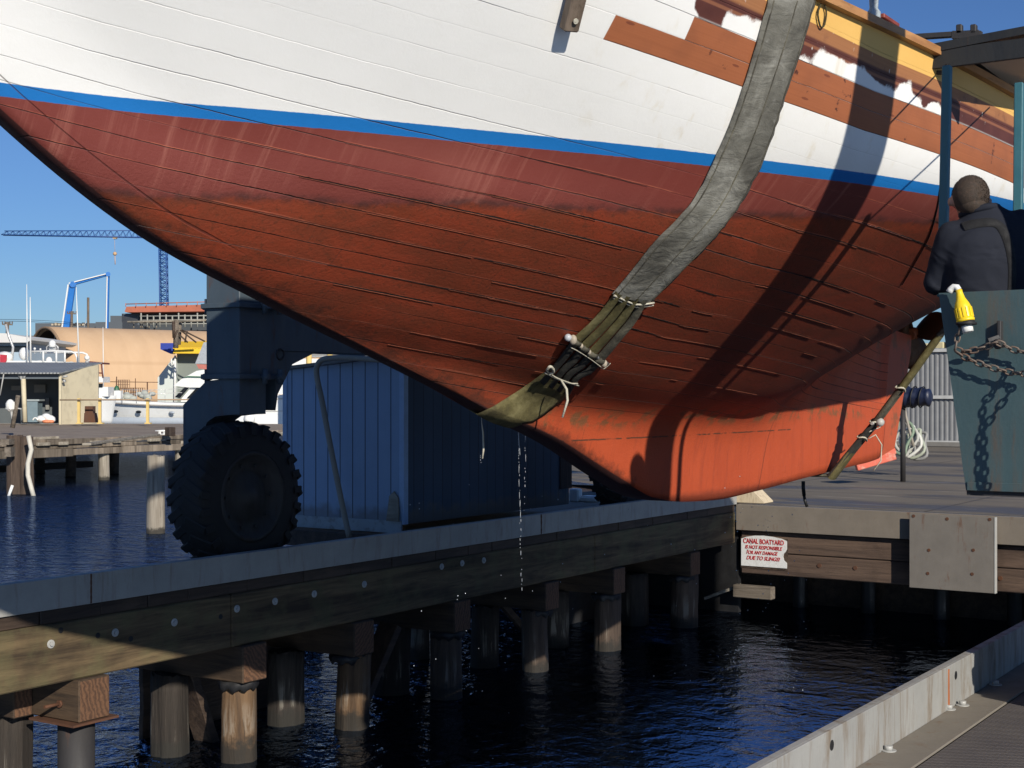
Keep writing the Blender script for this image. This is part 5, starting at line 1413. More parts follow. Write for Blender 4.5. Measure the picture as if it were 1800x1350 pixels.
mb = MB(); mb.prism([(XS0, YE, .02), (XSd - .06, YE, .02), (XSd - .06, YE, zr), (XS0, YE, zl)], (0, -.05, 0)); mb.span((XS0, YS + .051, .02), (XS0 + .05, YE - .051, zl - .02)); mb.build('wall', siding('blue_boards_back', SB, 0), sh)
mb = MB(); ov = .09
mb.prism([(XS0 - ov, YS - ov, zl - .005), (XSd + ov, YS - ov, zr + .012), (XSd + ov, YS - ov, zr + .05), (XS0 - ov, YS - ov, zl + .035)], (0, YE - YS + 2 * ov, 0)); mb.build('roof', M['plate'], sh)
mb = MB(); mb.span((XS0 - .008, YS - .014, .02), (XS0 + .06, YS - .001, zl - .01)); mb.span((XSd - .06, YS - .014, .02), (XSd + .012, YS - .001, zr - .01)); mb.span((XSd, YS, .02), (XSd + .012, YS + .07, zr - .01)); build_each(mb, 'corner_trim', m_plain('trim_blue', SB, .7), sh)
mb = MB(); mb.span((XS0 + .07, YS - .03, -.09), (XSd - .02, YS - .001, .06), .003); mb.build('sill_board', m_plain('pale_sill', (.36, .40, .42), .8, 0, .2, 5, .2, dirt=(.15, .12, .08)), sh)
wy0 = atX(985, 800, XSd).y
mb = MB(); mb.span((XSd - .001, wy0 - .05, 1.05), (XSd + .03, wy0 + .3, 1.12)); mb.build('ledge', m_plain('ledge_blue', (.12, .16, .22), .7), sh)
mb = MB(); mb.span((XSd - .0, wy0 - .02, .25), (XSd + .012, wy0 + .3, 1.04)); mb.build('hatch', m_wood('red_brown_hatch', (.08, .04, .03), (.03, .018, .014), 'Z'), sh)
# propped board against the corner
mb = MB(); q = atY(686, 925, YS - .06); mb.prism([(q.x - .05, YS - .08, .06), (q.x + .14, YS - .08, .06), (q.x + .10, YS - .04, .34), (q.x + .03, YS - .03, .42), (q.x - .04, YS - .03, .36)], (0, .02, 0))
tag(mb.build('scrap_board', M['board']), 'small worn board leaning at the foot of the blue shed corner', 'board')
# platform under the shed
pf = thing('platform', 'dark low timber platform carrying the blue shed', 'platform', (XSd - 1, YS, 0))
mb = MB(); mb.span((-14.2, YS - .25, -.30), (XL - 1.46, YH + 4, -.10), .01); mb.build('deck_boards', M['timber_dark'], pf)
mb = MB(); mb.span((-10.35, YS + 2.2, -2.6), (-10.25, YH + .1, -.31)); mb.span((-14, YH, -2.6), (-10.36, YH + .1, -.31)); mb.span((-10.24, YH + .15, -2.6), (XL - .05, YH + .25, -.31)); mb.build('retaining_wall', M['black'], pf)
for i, (x, y) in enumerate(((-10.5, YS + .1), (-12.2, YS + .1), (-13.9, YS + .1), (-10.5, YS + 3), (-13.5, YS + 3), (-11.5, YS + 5.5), (-13.5, YS + 5.5))): pile(MB(), x, y, -2.6, -.3, .15, 80 + i).build('pile', M['pile_red'], pf)
YW = YS - .35
hs = [atY(x, y, YW) for x, y in resample([(614, 944), (600, 880), (580, 780), (566, 705), (557, 662), (558, 642), (568, 632), (590, 629), (620, 629), (660, 632), (695, 634)], 40)]
mb = MB(); mb.tube(hs, .036, 10); tag(mb.build('bent_hose', M['hose']), 'thick grey hose arching over the roof edge of the blue shed', 'hose')
# things by the far corner of the shed
q = atZ(1000, 884, 0); mb = MB(); mb.box((q.x, q.y + .2, .10), (.16, .14, .20), .02); mb.box((q.x + .25, q.y + .25, .05), (.3, .2, .10), .03)
tag(mb.build('white_jug', M['whitepl']), 'small white container on the ground past the far end of the blue shed', 'container')
# unseen cabin behind the bulwark, added to shade the shed and hoist leg
mb = MB(); mb.prism([(BX - 1.35, 5.6, 3.25), (BX + .15, 5.6, 3.25), (BX + .05, 5.7, 4.35), (BX - 1.15, 5.7, 4.35)], (0, 7.6, .0)); mb.build('shade_deckhouse', M['deckpaint'], boat)
# ------------------------------------------------------------------ water and far shore
k = NK('harbour_water'); P = k.coord()
v1 = k.map(P, (1.0, 1.6, 1), (0, 0, .6)); v2 = k.map(P, (1.5, 1, 1), (0, 0, -.2))
n1 = k.noise(v1, 1.3, 3, .5, .5); n2 = k.noise(v2, 4.2, 3, .55, .8); n3 = k.noise(v1, 11, 3, .6, .3)
h = k.math('ADD', k.math('MULTIPLY', n1, 1.0), k.math('ADD', k.math('MULTIPLY', n2, .42), k.math('MULTIPLY', n3, .10)))
wx = k.sep(P)
calm = k.math('MULTIPLY', k.step(wx[0], XL - 2.2, XL + .6), k.math('SUBTRACT', 1.0, k.step(wx[0], XR - .5, XR + 1.5)))
h = k.math('MULTIPLY', h, k.math('SUBTRACT', 1.0, k.math('MULTIPLY', calm, .90)))
nb = k.bump(h, 1.0, .42)
body = k.node('ShaderNodeBsdfDiffuse'); body.inputs['Color'].default_value = (.002, .007, .014, 1)
refl = k.node('ShaderNodeBsdfGlossy'); refl.inputs['Color'].default_value = (.22, .285, .40, 1); refl.inputs['Roughness'].default_value = .04
fr = k.node('ShaderNodeFresnel'); fr.inputs['IOR'].default_value = 1.333
k.put(refl.inputs['Normal'], nb); k.put(fr.inputs['Normal'], nb)
mx = k.node('ShaderNodeMixShader')
k.put(mx.inputs[0], fr.outputs[0]); k.put(mx.inputs[1], body.outputs[0]); k.put(mx.inputs[2], refl.outputs[0])
k.t.links.new(mx.outputs[0], k.t.nodes['Material Output'].inputs['Surface'])
M['water'] = k.m
mb = MB(); mb.grid([[Vector((x, y, -1.6)) for x in (-2500, -200, 0, 200, 2500)] for y in (-400, -40, 60, 2500)], smooth=False)
tag(mb.build('harbour_water', M['water']), kind='structure')
def fp(x, y, d): return atD(x, y, d)
def slab(mb, pts, d, th, mi=0):
    """picture outline standing at depth d with a real thickness th going back"""
    return mb.prism([fp(x, y, d) for x, y in pts], FV * th, mi)
def boxp(mb, x0, y0, x1, y1, d, th, mi=0): return slab(mb, [(x0, y1), (x1, y1), (x1, y0), (x0, y0)], d, th, mi)
def rod(mb, x0, y0, x1, y1, d, r, d1=None, seg=6): return mb.cyl(fp(x0, y0, d), fp(x1, y1, d1 or d), r, seg=seg)
mb = MB(); c0 = fp(200, 693, 118)
mb.prism([Vector((p.x, p.y, -1.9)) for p in (fp(-900, 693, 112), fp(1500, 693, 112), fp(2600, 693, 2400), fp(-2400, 693, 2400))], (0, 0, 1.95))
tag(mb.build('far_shore', m_plain('shore_gravel', (.2, .18, .15), .9, 0, .3, .05)), kind='structure')

# left dock
ld = thing('timber_dock', 'weathered grey timber dock across the water with a shed standing on it', 'dock', atZ(150, 775, 0))
fa, fb = atZ(-260, 784, 0), atZ(345, 763, 0); ra, rb = atZ(-330, 742, 0.05), atZ(700, 744, 0.05)
M['dockdeck'] = m_wood('grey_deck', (.36, .29, .22), (.18, .14, .105), 'X', .4, .95, .5)
mb = MB(); mb.prism([fa, fb, Vector((rb.x, rb.y, 0)), Vector((ra.x, ra.y, 0))], (0, 0, -.12)); mb.build('deck', M['dockdeck'], ld)
fd = (fb - fa).normalized(); fo = Vector((fd.y, -fd.x, 0))
mb = MB()
def edge_pt(x): return atZ(x, 784 - 21 * (x + 260) / 605, 0)
def dbeam(x0, x1, z0, z1, off, w=.22, m=None):
    a, b = edge_pt(x0), edge_pt(x1)
    ta = (a - fa).dot(fd); tb = (b - fa).dot(fd)
    p0, p1 = fa + fd * ta + fo * off, fa + fd * tb + fo * off
    p0.z = p1.z = (z0 + z1) / 2
    m.bar(p0, p1, w, z1 - z0, bev=.015); return p0, p1
DT = [m_wood('dock_timber_%s' % t, tuple(c * f for c in (.27, .22, .165)), tuple(c * f for c in (.10, .078, .056)), 'Z', .25, .95, .6) for t, f in (('pale', 1.1), ('mid', .8), ('brown', .55))]
rnd = random.Random(12)
for z0, z1, off, nn in ((-.62, -.36, .06, 5), (-.35, -.20, .0, 9), (-.19, -.01, .05, 7)):
    x = -260.0
    while x < 345:
        x2 = min(345, x + 605 / nn * rnd.uniform(.6, 1.4)); m = MB()
        dbeam(x, x2 - .6, z0 + rnd.uniform(-.02, .02), z1 + rnd.uniform(-.02, .02), off + rnd.uniform(-.05, .05), .24, m); m.build('fender_beam', rnd.choice(DT), ld); x = x2
m = MB(); dbeam(20, 100, .0, .10, .02, .22, m); m.build('plank', M['board'], ld)
for (x0, x1) in ((58, 80), (95, 112), (150, 172), (192, 205), (255, 274), (20, 40)):
    m = MB(); dbeam(x0, x1, -.22, -.10, .18, .16, m); m.build('spacer_block', M['board'], ld)
for i, (x, dz, r, row) in enumerate(((187, 0, .20, 0), (60, 0, .2, 1), (105, 0, .18, 2), (140, 0, .2, 2), (225, 0, .2, 1), (265, 0, .2, 2), (300, 0, .2, 1), (85, 0, .2, 3), (160, 0, .2, 3), (-30, 0, .2, 0), (20, 0, .2, 2), (320, 0, .2, 0))):
    q = edge_pt(x) + fo * (-.1) - fo * (3.0 * row)
    pile(MB(), q.x, q.y, -2.6, -.25, r, 100 + i, 14).build('pile', M['pile_grey'] if row == 0 else M['timber_dark'], ld)
m = MB(); q = atZ(240, 850, -1.6)
m2 = MB(); m2.bar(fa + fd * 9 - fo * 6 + Vector((0, 0, -1.35)), fb - fo * 6 + Vector((0, 0, -1.35)), .5, .25); m2.build('float', M['timber_dark'], ld)
# plank lying on the edge, cleat, block
pk = MB(); a, b = atZ(152, 781, .06), atZ(275, 764, .10); pk.bar(a, b, .28, .07, bev=.01)
tag(pk.build('loose_plank', M['board']), 'long weathered plank lying along the dock edge left of the hoist leg', 'plank')
q = atZ(285, 764, .0); cl = thing('mooring_cleat', 'white horned mooring cleat on the dock edge', 'cleat', q)
mb = MB(); mb.box(q + Vector((0, 0, .02)), (.30, .2, .04)); mb.box(q + RV * -.1 + Vector((0, 0, .08)), (.07, .07, .12)); mb.box(q + RV * .1 + Vector((0, 0, .08)), (.07, .07, .12)); mb.tube([q - RV * .28 + Vector((0, 0, .15)), q + Vector((0, 0, .15)), q + RV * .28 + Vector((0, 0, .17))], [.025, .04, .025], 8); mb.build('cleat', M['whitepl'], cl)
q = atZ(299, 766, 0); mb = MB(); mb.box(q + Vector((0, 0, .16)), (.3, .3, .34), .02)
tag(mb.build('timber_stub', M['timber_dark']), 'dark square timber stub right of the white cleat on the dock', 'timber')
q = atZ(318, 757, 0); mb = MB(); pile(mb, q.x, q.y + 1.0, -.2, 1.15, .16, 140)
tag(mb.build('bollard_post', M['timber_dark']), 'short brown timber bollard post beside the hoist leg, in front of the white hull', 'bollard')
q = atZ(22, 862, -1.6)
dp = thing('mooring_piles', 'pair of dark brown mooring piles lashed together with a pale hose at the dock corner', 'piles', q)
for i, (x, r) in enumerate(((28, .26), (46, .24))):
    w = atZ(x, 868, -1.6); pile(MB(), w.x, w.y, -2.6, .28 - .05 * i, r, 120 + i).build('pile', M['pile_red'], dp)
w = atZ(54, 872, -1.6)
mb = MB(); mb.tube([atD(x, y, w.dot(FV) if False else 45.4) for x, y in ((50, 766), (55, 790), (49, 815), (49, 835), (55, 858), (60, 876))], .075, 8); mb.build('hose', m_plain('pale_hose', (.55, .52, .44), .7, 0, .2, 4), dp)
mb = MB(); rod(mb, 22, 853, 13, 878, 45.4, .05); mb.build('pipe', M['whitepl'], dp)
mb = MB(); boxp(mb, -8, 772, 16, 782, 45.5, .6); boxp(mb, 8, 786, 19, 803, 45.4, .4); build_each(mb, 'old_block', M['timber_old'], dp)
# pole leaning by the motor
mb = MB(); rod(mb, 22, 752, 32, 695, 56, .09); tag(mb.build('leaning_pole', M['timber_old']), 'leaning grey pole at the left dock edge', 'pole')
om = thing('outboard_motor', 'white outboard motor hanging on a bracket by the leaning pole', 'motor', fp(18, 712, 56))
mb = MB(); q = fp(18, 713, 56); mb.ball(q, .21, 12, 8, (.9, .8, 1.2)); mb.box(q + RV * .02 + Vector((0, 0, -.02)), (.34, .3, .34), .06); mb.build('cowl', M['whitepl'], om)
mb = MB(); rod(mb, 22, 716, 38, 719, 56, .03); rod(mb, 20, 722, 22, 740, 56, .05); mb.build('bracket', M['bolt'], om)
# lone pile standing in the water
q = atZ(274, 937, -1.6); zt = EYE + (CYP - 801) / FPX * ((q - O).dot(FV))
mb = MB(); pile(mb, q.x, q.y, -2.6, zt, .205, 77, 24)
tag(mb.build('lone_pile', M['pile_grey']), 'lone weathered grey pile standing in the water left of the big tyre', 'pile')

# dock shed, open fronted
D = 76
sd = thing('dock_shed', 'open fronted dock shed with cream side wall and grey corrugated lean-to roof', 'shed', fp(60, 743, D))
M['creamwall'] = m_plain('cream_plywood', (.60, .53, .37), .8, 0, .12, 1.2, .15, 8, dirt=(.35, .3, .2), dirt_amt=.35)
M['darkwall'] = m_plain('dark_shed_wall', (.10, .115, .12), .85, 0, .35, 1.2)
k = NK('corrugated_roof'); P = k.coord(); x_ = k.sep(P)
kk = k.math('SINE', k.math('MULTIPLY', k.math('ADD', k.math('MULTIPLY', x_[0], CY), k.math('MULTIPLY', x_[1], SY)), 34))
M['roofgrey'] = k.done(k.mix(k.noise(P, 1, 5), (.20, .21, .21), (.33, .34, .34)), .5, .2, k.bump(kk, .8, .03))
depth = 3.4
def dsh(x, y, dd=0): return fp(x, y, D) + FV * dd
A_, B_ = dsh(-110, 656), dsh(105, 656); 
zr0 = A_.z; zr1 = zr0 + .55
mb = MB(); A2, B2 = A_ + FV * depth, dsh(107, 656) + FV * depth + RV * .0
rf = [A_ - FV * .35 + Vector((0, 0, -.04)), B_ - FV * .35 + RV * .15 + Vector((0, 0, -.04)), B_ + FV * (depth + .2) + RV * 1.2 + Vector((0, 0, .58)), A2 + Vector((0, 0, .58))]
mb.prism(rf, (0, 0, .07)); mb.build('roof', M['roofgrey'], sd)
mb = MB(); boxp(mb, -110, 657, 104, 666, D, .12); mb.build('header', m_plain('slate_header', (.10, .12, .14), .7), sd)
# side wall follows the shed's own right end, seen at an angle
s0 = dsh(106, 744); s1 = s0 + RV * 1.15 + FV * 3.0
s0.z = s1.z = .0
mb = MB(); mb.prism([s0, s1, Vector((s1.x, s1.y, zr0 + .50)), Vector((s0.x, s0.y, zr0 - .02))], (RV * -.08)); mb.build('side_wall', M['creamwall'], sd)
mb = MB(); mb.bar(s0 + Vector((0, 0, .0)), Vector((s0.x, s0.y, zr0)), .10, .12, up=RV); mb.build('corner_post', M['creamwall'], sd)
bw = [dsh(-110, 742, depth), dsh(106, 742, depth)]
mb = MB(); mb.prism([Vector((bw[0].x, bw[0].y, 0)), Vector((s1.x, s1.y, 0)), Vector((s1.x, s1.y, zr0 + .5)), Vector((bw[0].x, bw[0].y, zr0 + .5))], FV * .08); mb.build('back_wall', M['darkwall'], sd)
mb = MB(); rod(mb, 44, 742, 41, 666, D, .13); mb.build('post', M['creamwall'], sd)
mb = MB(); slab(mb, [(29, 657), (48, 657), (40, 669), (38, 669)], D - .1, .08); mb.build('bracket', M['roofgrey'], sd)
mb = MB(); rod(mb, 7, 655, 0, 695, D - .3, .035); rod(mb, 110, 663, 118, 661, D - .1, .06); rod(mb, 112, 668, 114, 672, D - .1, .08); mb.build('lamp_bracket', M['bolt'], sd)
bx = thing('tool_cabinet', 'blue grey cabinet standing inside the open dock shed', 'cabinet', fp(58, 743, D + 1))
mb = MB(); boxp(mb, 46, 705, 66, 742, D + .8, .8); mb.build('body', m_plain('cabinet_blue', (.16, .22, .25), .6), bx)
mb = MB(); boxp(mb, 45, 702, 69, 705, D + .75, .9); mb.build('top', m_plain('cabinet_top', (.3, .34, .35), .6), bx)
mb = MB(); boxp(mb, 80, 700, 86, 720, D + 2.9, .15); boxp(mb, 20, 678, 36, 686, D + 3.0, .15); boxp(mb, 60, 676, 80, 690, D + 3.0, .15)
build_each(mb, 'wall_shelf', m_plain('shelf_grey', (.22, .22, .2), .8), sd)
rnd = random.Random(9)
jp = thing('junk_heap', 'heap of white and orange plastic bags on the dock by the shed', 'junk', fp(78, 740, 74))
mb = MB()
for i in range(12): mb.ball(fp(70 + 22 * rnd.random(), 738 - 6 * rnd.random(), 74), .16 + .1 * rnd.random(), 8, 6, (1.3, 1, .8))
mb.build('bags', M['whitepl'], jp)
mb = MB()
for i in range(3): mb.ball(fp(80 + 10 * rnd.random(), 741, 73.8), .16, 8, 6, (1.5, 1, .6))
mb.build('orange_bag', m_plain('orange_bag', (.7, .25, .12), .6), jp)
mb = MB(); mb.tube([fp(62 + 4 * math.cos(t), 739 - 4.5 * math.sin(t), 73.8) for t in np.linspace(0, 3.1, 9)], .04, 6); mb.build('loop', M['whitepl'], jp)
# railing with yellow posts
rl = thing('railing', 'low railing with three yellow posts and one rusty rail on the dock', 'railing', fp(175, 745, 72))
M['railyellow'] = m_plain('rail_yellow', (.66, .48, .17), .6, 0, .15)
for x in (138, 175, 259):
    mb = MB(); boxp(mb, x - 2.3, 700, x + 2.3, 744, 72, .14); boxp(mb, x - 5, 743, x + 5, 745, 71.9, .35); mb.build('post', M['railyellow'], rl)
mb = MB(); rod(mb, 105, 703, 345, 702.5, 71.9, .04); mb.build('rail', m_plain('rail_brown', (.34, .24, .15), .7), rl)
mb = MB(); boxp(mb, 149, 714, 163, 726, 73, .5); slab(mb, [(148, 726), (164, 726), (168, 743), (147, 743)], 73, .6)
tag(mb.build('winch_box', M['rust']), 'rusty brown winch box behind the yellow railing posts', 'winch')

# ------------------------------------------------------------------ moored boats
M['gel'] = m_plain('white_gelcoat', (.74, .74, .71), .3, 0, .05, 1)
M['gelgrey'] = m_plain('grey_gelcoat', (.40, .44, .48), .35, 0, .1, 1)
M['glassdark'] = m_plain('dark_glass', (.015, .018, .022), .08, 0, .1)
M['green'] = m_plain('green_trim', (.03, .13, .06), .5)
M['steelrail'] = m_plain('polished_rail', (.55, .55, .53), .3, .3)
DA = 100
ya = thing('motor_yacht', 'white motor yacht with three portholes, bow to the left behind the yellow railing', 'boat', fp(250, 745, DA))
def hull_at(d, xb, xs, top, bot, beam, flare, parent, mats, sheer=4):
    """bow at picture x xb, stern at xs; returns nothing, builds the hull as a solid of stations"""
    mb = MB(); rows = []
    for i in range(25):
        t = i / 24; x = xb + (xs - xb) * t
        half = beam * (1 - (1 - min(1, t * 1.9)) ** 2.2) * .5 + .03
        yt = top + sheer * (1 - (1 - t) ** 2)
        row = []
        for j in range(9):
            s = j / 8; w = half * (.55 + .45 * s ** .7) * (1 if t > .02 else .5)
            xx = x + (1 - s) * flare * (1 - t) * (1 if xs > xb else -1)
            row.append(fp(xx, bot + (yt - bot) * s, d) + FV * (beam * .5 - w))
        for j in range(8, -1, -1):
            s = j / 8; w = half * (.55 + .45 * s ** .7)
            xx = x + (1 - s) * flare * (1 - t) * (1 if xs > xb else -1)
            row.append(fp(xx, bot + (yt - bot) * s, d) + FV * (beam * .5 + w))
        rows.append(row)
    vs = mb.grid(rows, close=True); mb.bm.faces.new(vs[0]); mb.bm.faces.new(vs[-1])
    return mb
mb = hull_at(DA, 148, 372, 700, 752, 4.2, 16, ya, None, 9); mb.build('hull', M['gel'], ya)
mb = MB()
rows = []
for i in range(14):
    t = i / 13; x = 168 + 180 * t; rows.append([fp(x, 733 + (726 - 733) * (1 - t) * -0 + 1.5 * t, DA - .02 * t) + FV * (4.2 * .5 * (1 - .78 * (1 - (1 - min(1, (x - 148) / 224 * 1.9)) ** 2.2)) - .35), fp(x, 750, DA) + FV * (4.2 * .5 * (1 - .72 * (1 - (1 - min(1, (x - 148) / 224 * 1.9)) ** 2.2)) - .3)])
mb.grid(rows); mb.build('lower_band', M['gelgrey'], ya).modifiers.new('s', 'SOLIDIFY').thickness = .03
mb = MB(); mb.tube([fp(150 + 200 * t, 703 + 9 * (1 - (1 - t) ** 2) * 1.0 + 2, DA - .1) + FV * (2.1 * (1 - (1 - (1 - min(1, t * 1.7)) ** 2.2)) - .05) for t in np.linspace(0, 1, 20)], .06, 6); mb.build('rub_rail', m_plain('grey_rub', (.30, .28, .26), .5), ya)
for x, g in ((199, 1), (243, 1), (302, 0)):
    t = (x - 148) / 224; off = 2.1 * (1 - (1 - (1 - min(1, t * 1.9)) ** 2.2) * .93) - .14
    mb = MB(); mb.ball(fp(x, 722.5 + t * 4, DA) + FV * off, 1, 12, 8, (.26, .12, .11)); mb.build('porthole', M['glassdark'] if g else M['gelgrey'], ya)
mb = MB(); slab(mb, [(318, 702), (350, 664), (420, 664), (420, 706), (318, 706)], DA + .6, 3.0); mb.build('cabin', M['gel'], ya)
mb = MB(); slab(mb, [(307, 698), (325, 680), (333, 680), (316, 700)], DA + .45, .1); slab(mb, [(328, 700), (345, 682), (372, 682), (372, 700)], DA + .45, .1); mb.build('windscreen', M['glassdark'], ya)
mb = MB(); slab(mb, [(305, 678), (318, 667), (345, 652), (365, 649), (420, 648), (420, 682), (330, 681)], DA + .3, 3.4); mb.build('flybridge', M['gel'], ya)
mb = MB(); slab(mb, [(322, 664), (330, 661), (420, 663), (420, 665), (330, 663)], DA + .2, .1); mb.build('green_stripe', M['green'], ya)
mb = MB(); slab(mb, [(343, 639), (358, 602), (372, 600), (380, 640)], DA + 1, 1.8); mb.build('bimini_screen', m_plain('clear_vinyl', (.36, .38, .40), .25), ya)
mb = MB(); slab(mb, [(345, 640), (372, 641), (372, 650), (349, 648)], DA + 1, 1.8); mb.build('red_cover', m_plain('faded_red_cover', (.42, .14, .11), .8, 0, .4, 3), ya)
mb = MB()
for y in (690, 683): mb.tube([fp(x, yy, DA) for x, yy in ((215, y + 2), (260, y + 3), (320, y))], .022, 5)
for x in (215, 240, 265, 290): rod(mb, x, 708, x, 684, DA, .02)
mb.build('bow_rail', M['steelrail'], ya)

DB = 108
yb = thing('motor_yacht', 'white flybridge yacht behind the dock shed with railings, radar dome and tall whip aerials', 'boat', fp(60, 745, DB))
mb = hull_at(DB, 160, -120, 690, 752, 4.6, 14, yb, None, 3); mb.build('hull', M['gel'], yb)
mb = MB(); slab(mb, [(-60, 690), (-50, 645), (100, 645), (128, 690)], DB + .8, 3); mb.build('cabin', M['gel'], yb)
mb = MB(); slab(mb, [(-60, 645), (-60, 634), (60, 634), (140, 637), (143, 646)], DB + .6, 3.4); mb.build('flybridge', M['gel'], yb)
mb = MB(); fr = .075
mb.tube([fp(x, y, DB + .5) for x, y in ((55, 618), (95, 617), (125, 618), (132, 621), (135, 628), (137, 640))], fr, 8)
for x in (76, 99, 114): rod(mb, x, 618, x, 640, DB + .5, fr)
mb.tube([fp(x, y, DB + .5) + FV * 3 for x, y in ((55, 618), (95, 617), (125, 618), (132, 621), (135, 628), (137, 640))], fr, 8)
mb.build('railing', M['gel'], yb)
mb = MB(); q = fp(92, 607, DB + 2); mb.ball(q + Vector((0, 0, .15)), .26, 12, 8, (1, 1, 1)); mb.cyl(q + Vector((0, 0, -.15)), q + Vector((0, 0, .15)), .25, seg=14); mb.build('radar_dome', M['gel'], yb)
mb = MB(); mb.tube([fp(x, y, DB + 2) for x, y in ((82, 618), (82, 610), (85, 607), (99, 607), (102, 610), (102, 618))], .05, 6); boxp(mb, 86, 609, 98, 615, DB + 2, .5); mb.build('radar_arch', M['steelrail'], yb)
for x0, y0, x1, y1, r in ((47, 500, 48, 640, .045), (53, 522, 54, 640, .055), (134, 505, 139, 640, .05), (181, 575, 182, 690, .035)):
    mb = MB(); mb.tube([fp(x0, y0, DB), fp((x0 + x1) / 2, (y0 + y1) / 2, DB), fp(x1, y1, DB)], [r * .5, r, r * 1.3], 6); mb.build('aerial', M['gel'], yb)
mb = MB()
for x, y, r in ((61, 613, .1), (71, 614, .08)): mb.ball(fp(x, y, DB + 1), r); rod(mb, x, y, x, 622, DB + 1, .03)
mb.build('horn', M['gel'], yb)
mb = MB()
for x, y, r, s in ((42, 622, .45, (.9, .8, 1.1)), (70, 638, .3, (1.6, 1, .7)), (86, 634, .3, (.9, .8, 1)), (125, 639, .25, (1.3, 1, .6)), (8, 628, .5, (1.6, 1, .9))): mb.ball(fp(x, y, DB + 1.2), r, 10, 7, s)
build_each(mb, 'covered_seat', M['gel'], yb)
mb = MB(); mb.tube([fp(x, y, DB + 1) for x, y in ((10, 570), (16, 592), (23, 610), (20, 640))], .10, 6); mb.build('mast', M['steelrail'], yb)
mb = MB(); slab(mb, [(0, 623), (12, 624), (11, 634), (7, 640), (0, 638)], DB + .4, .1); mb.build('flag', m_plain('red_flag', (.45, .03, .05), .8, 0, .4, 3), yb)

DC = 92
yc = thing('workboat', 'small boat with red brown canopy frame right of the cream dock shed', 'boat', fp(165, 700, DC))
mb = hull_at(DC, 195, 120, 695, 745, 2.6, 8, yc, None, 2); mb.build('hull', M['gel'], yc)
mb = MB(); boxp(mb, 154, 662, 181, 672, DC + .2, 1.6); boxp(mb, 150, 680, 190, 697, DC + .3, 1.4); mb.build('cabin', M['gel'], yc)
mb = MB()
for x0, y0, x1, y1 in ((157, 636, 157, 662), (178, 638, 181, 664), (157, 636, 178, 638), (157, 654, 180, 656)):
    rod(mb, x0, y0, x1, y1, DC + .2, .05); rod(mb, x0, y0, x1, y1, DC + 1.7, .05)
slab(mb, [(156, 635), (179, 637), (179, 640), (156, 639)], DC + .1, 1.8); mb.build('canopy', m_plain('maroon_canvas', (.16, .05, .04), .8), yc)
mb = MB(); boxp(mb, 156, 674, 180, 681, DC + .25, .1); mb.build('window', M['glassdark'], yc)
lpz = thing('lamp_post', 'slim grey post topped with a round white lamp right of the dock shed', 'lamp post', fp(154, 742, 80))
mb = MB(); rod(mb, 155, 742, 153, 634, 80, .10); mb.build('pole', M['steelrail'], lpz)
mb = MB(); mb.ball(fp(153, 629, 80), .15, 12, 8); mb.build('globe', M['whitepl'], lpz)

DD = 90
yd = thing('motor_yacht', 'large white cruiser seen between the hoist leg and the blue shed', 'boat', fp(480, 745, DD))
mb = MB(); slab(mb, [(395, 752), (560, 752), (720, 752), (720, 696), (560, 695), (395, 693)], DD, 4.6); mb.build('hull', M['gel'], yd)
mb = MB(); slab(mb, [(420, 693), (440, 640), (484, 630), (720, 632), (720, 694)], DD + .4, 3.6); mb.build('cabin', M['gel'], yd)
mb = MB(); boxp(mb, 395, 700, 720, 702, DD - .06, .05); boxp(mb, 395, 722, 720, 723, DD - .06, .05); mb.build('stripe', m_plain('grey_stripe', (.5, .48, .42), .5), yd)
mb = MB(); boxp(mb, 456, 662, 478, 680, DD + .33, .06); mb.build('window', M['glassdark'], yd)
mb = MB()
for y in (628, 634): rod(mb, 480, y, 650, y - 3, DD + .5, .03)
for x in range(484, 650, 14): rod(mb, x, 640, x, 628, DD + .5, .022)
mb.build('rail', M['steelrail'], yd)
mb = MB(); boxp(mb, 505, 618, 660, 628, DD + 3.0, .8); mb.build('awning', m_plain('grey_awning', (.22, .22, .21), .8), yd)
fe = thing('boat_fender', 'white ball fender with a sagging mooring line under the hoist leg', 'fender', fp(440, 737, 86))
mb = MB(); mb.ball(fp(438, 737, 86), .34, 14, 10, (1, 1, 1.1)); mb.build('ball', M['whitepl'], fe)
mb = MB(); mb.tube([fp(x, y, 86) for x, y in ((445, 742), (465, 753), (485, 759), (520, 763))], .06, 6); mb.build('mooring_line', M['rope'], fe)
for x in (543, 580):
    mb = MB(); rod(mb, x, 700, x, 612, 84, .17, seg=10); q = fp(x, 612, 84); mb.cyl(q, q + Vector((0, 0, .1)), .19, seg=10)
    tag(mb.build('yellow_post', M['railyellow']), 'yellow dock post showing over the blue shed roof, %s the hose arch' % ('left of' if x == 543 else 'just right of'), 'post', 'yellow posts behind the blue shed')

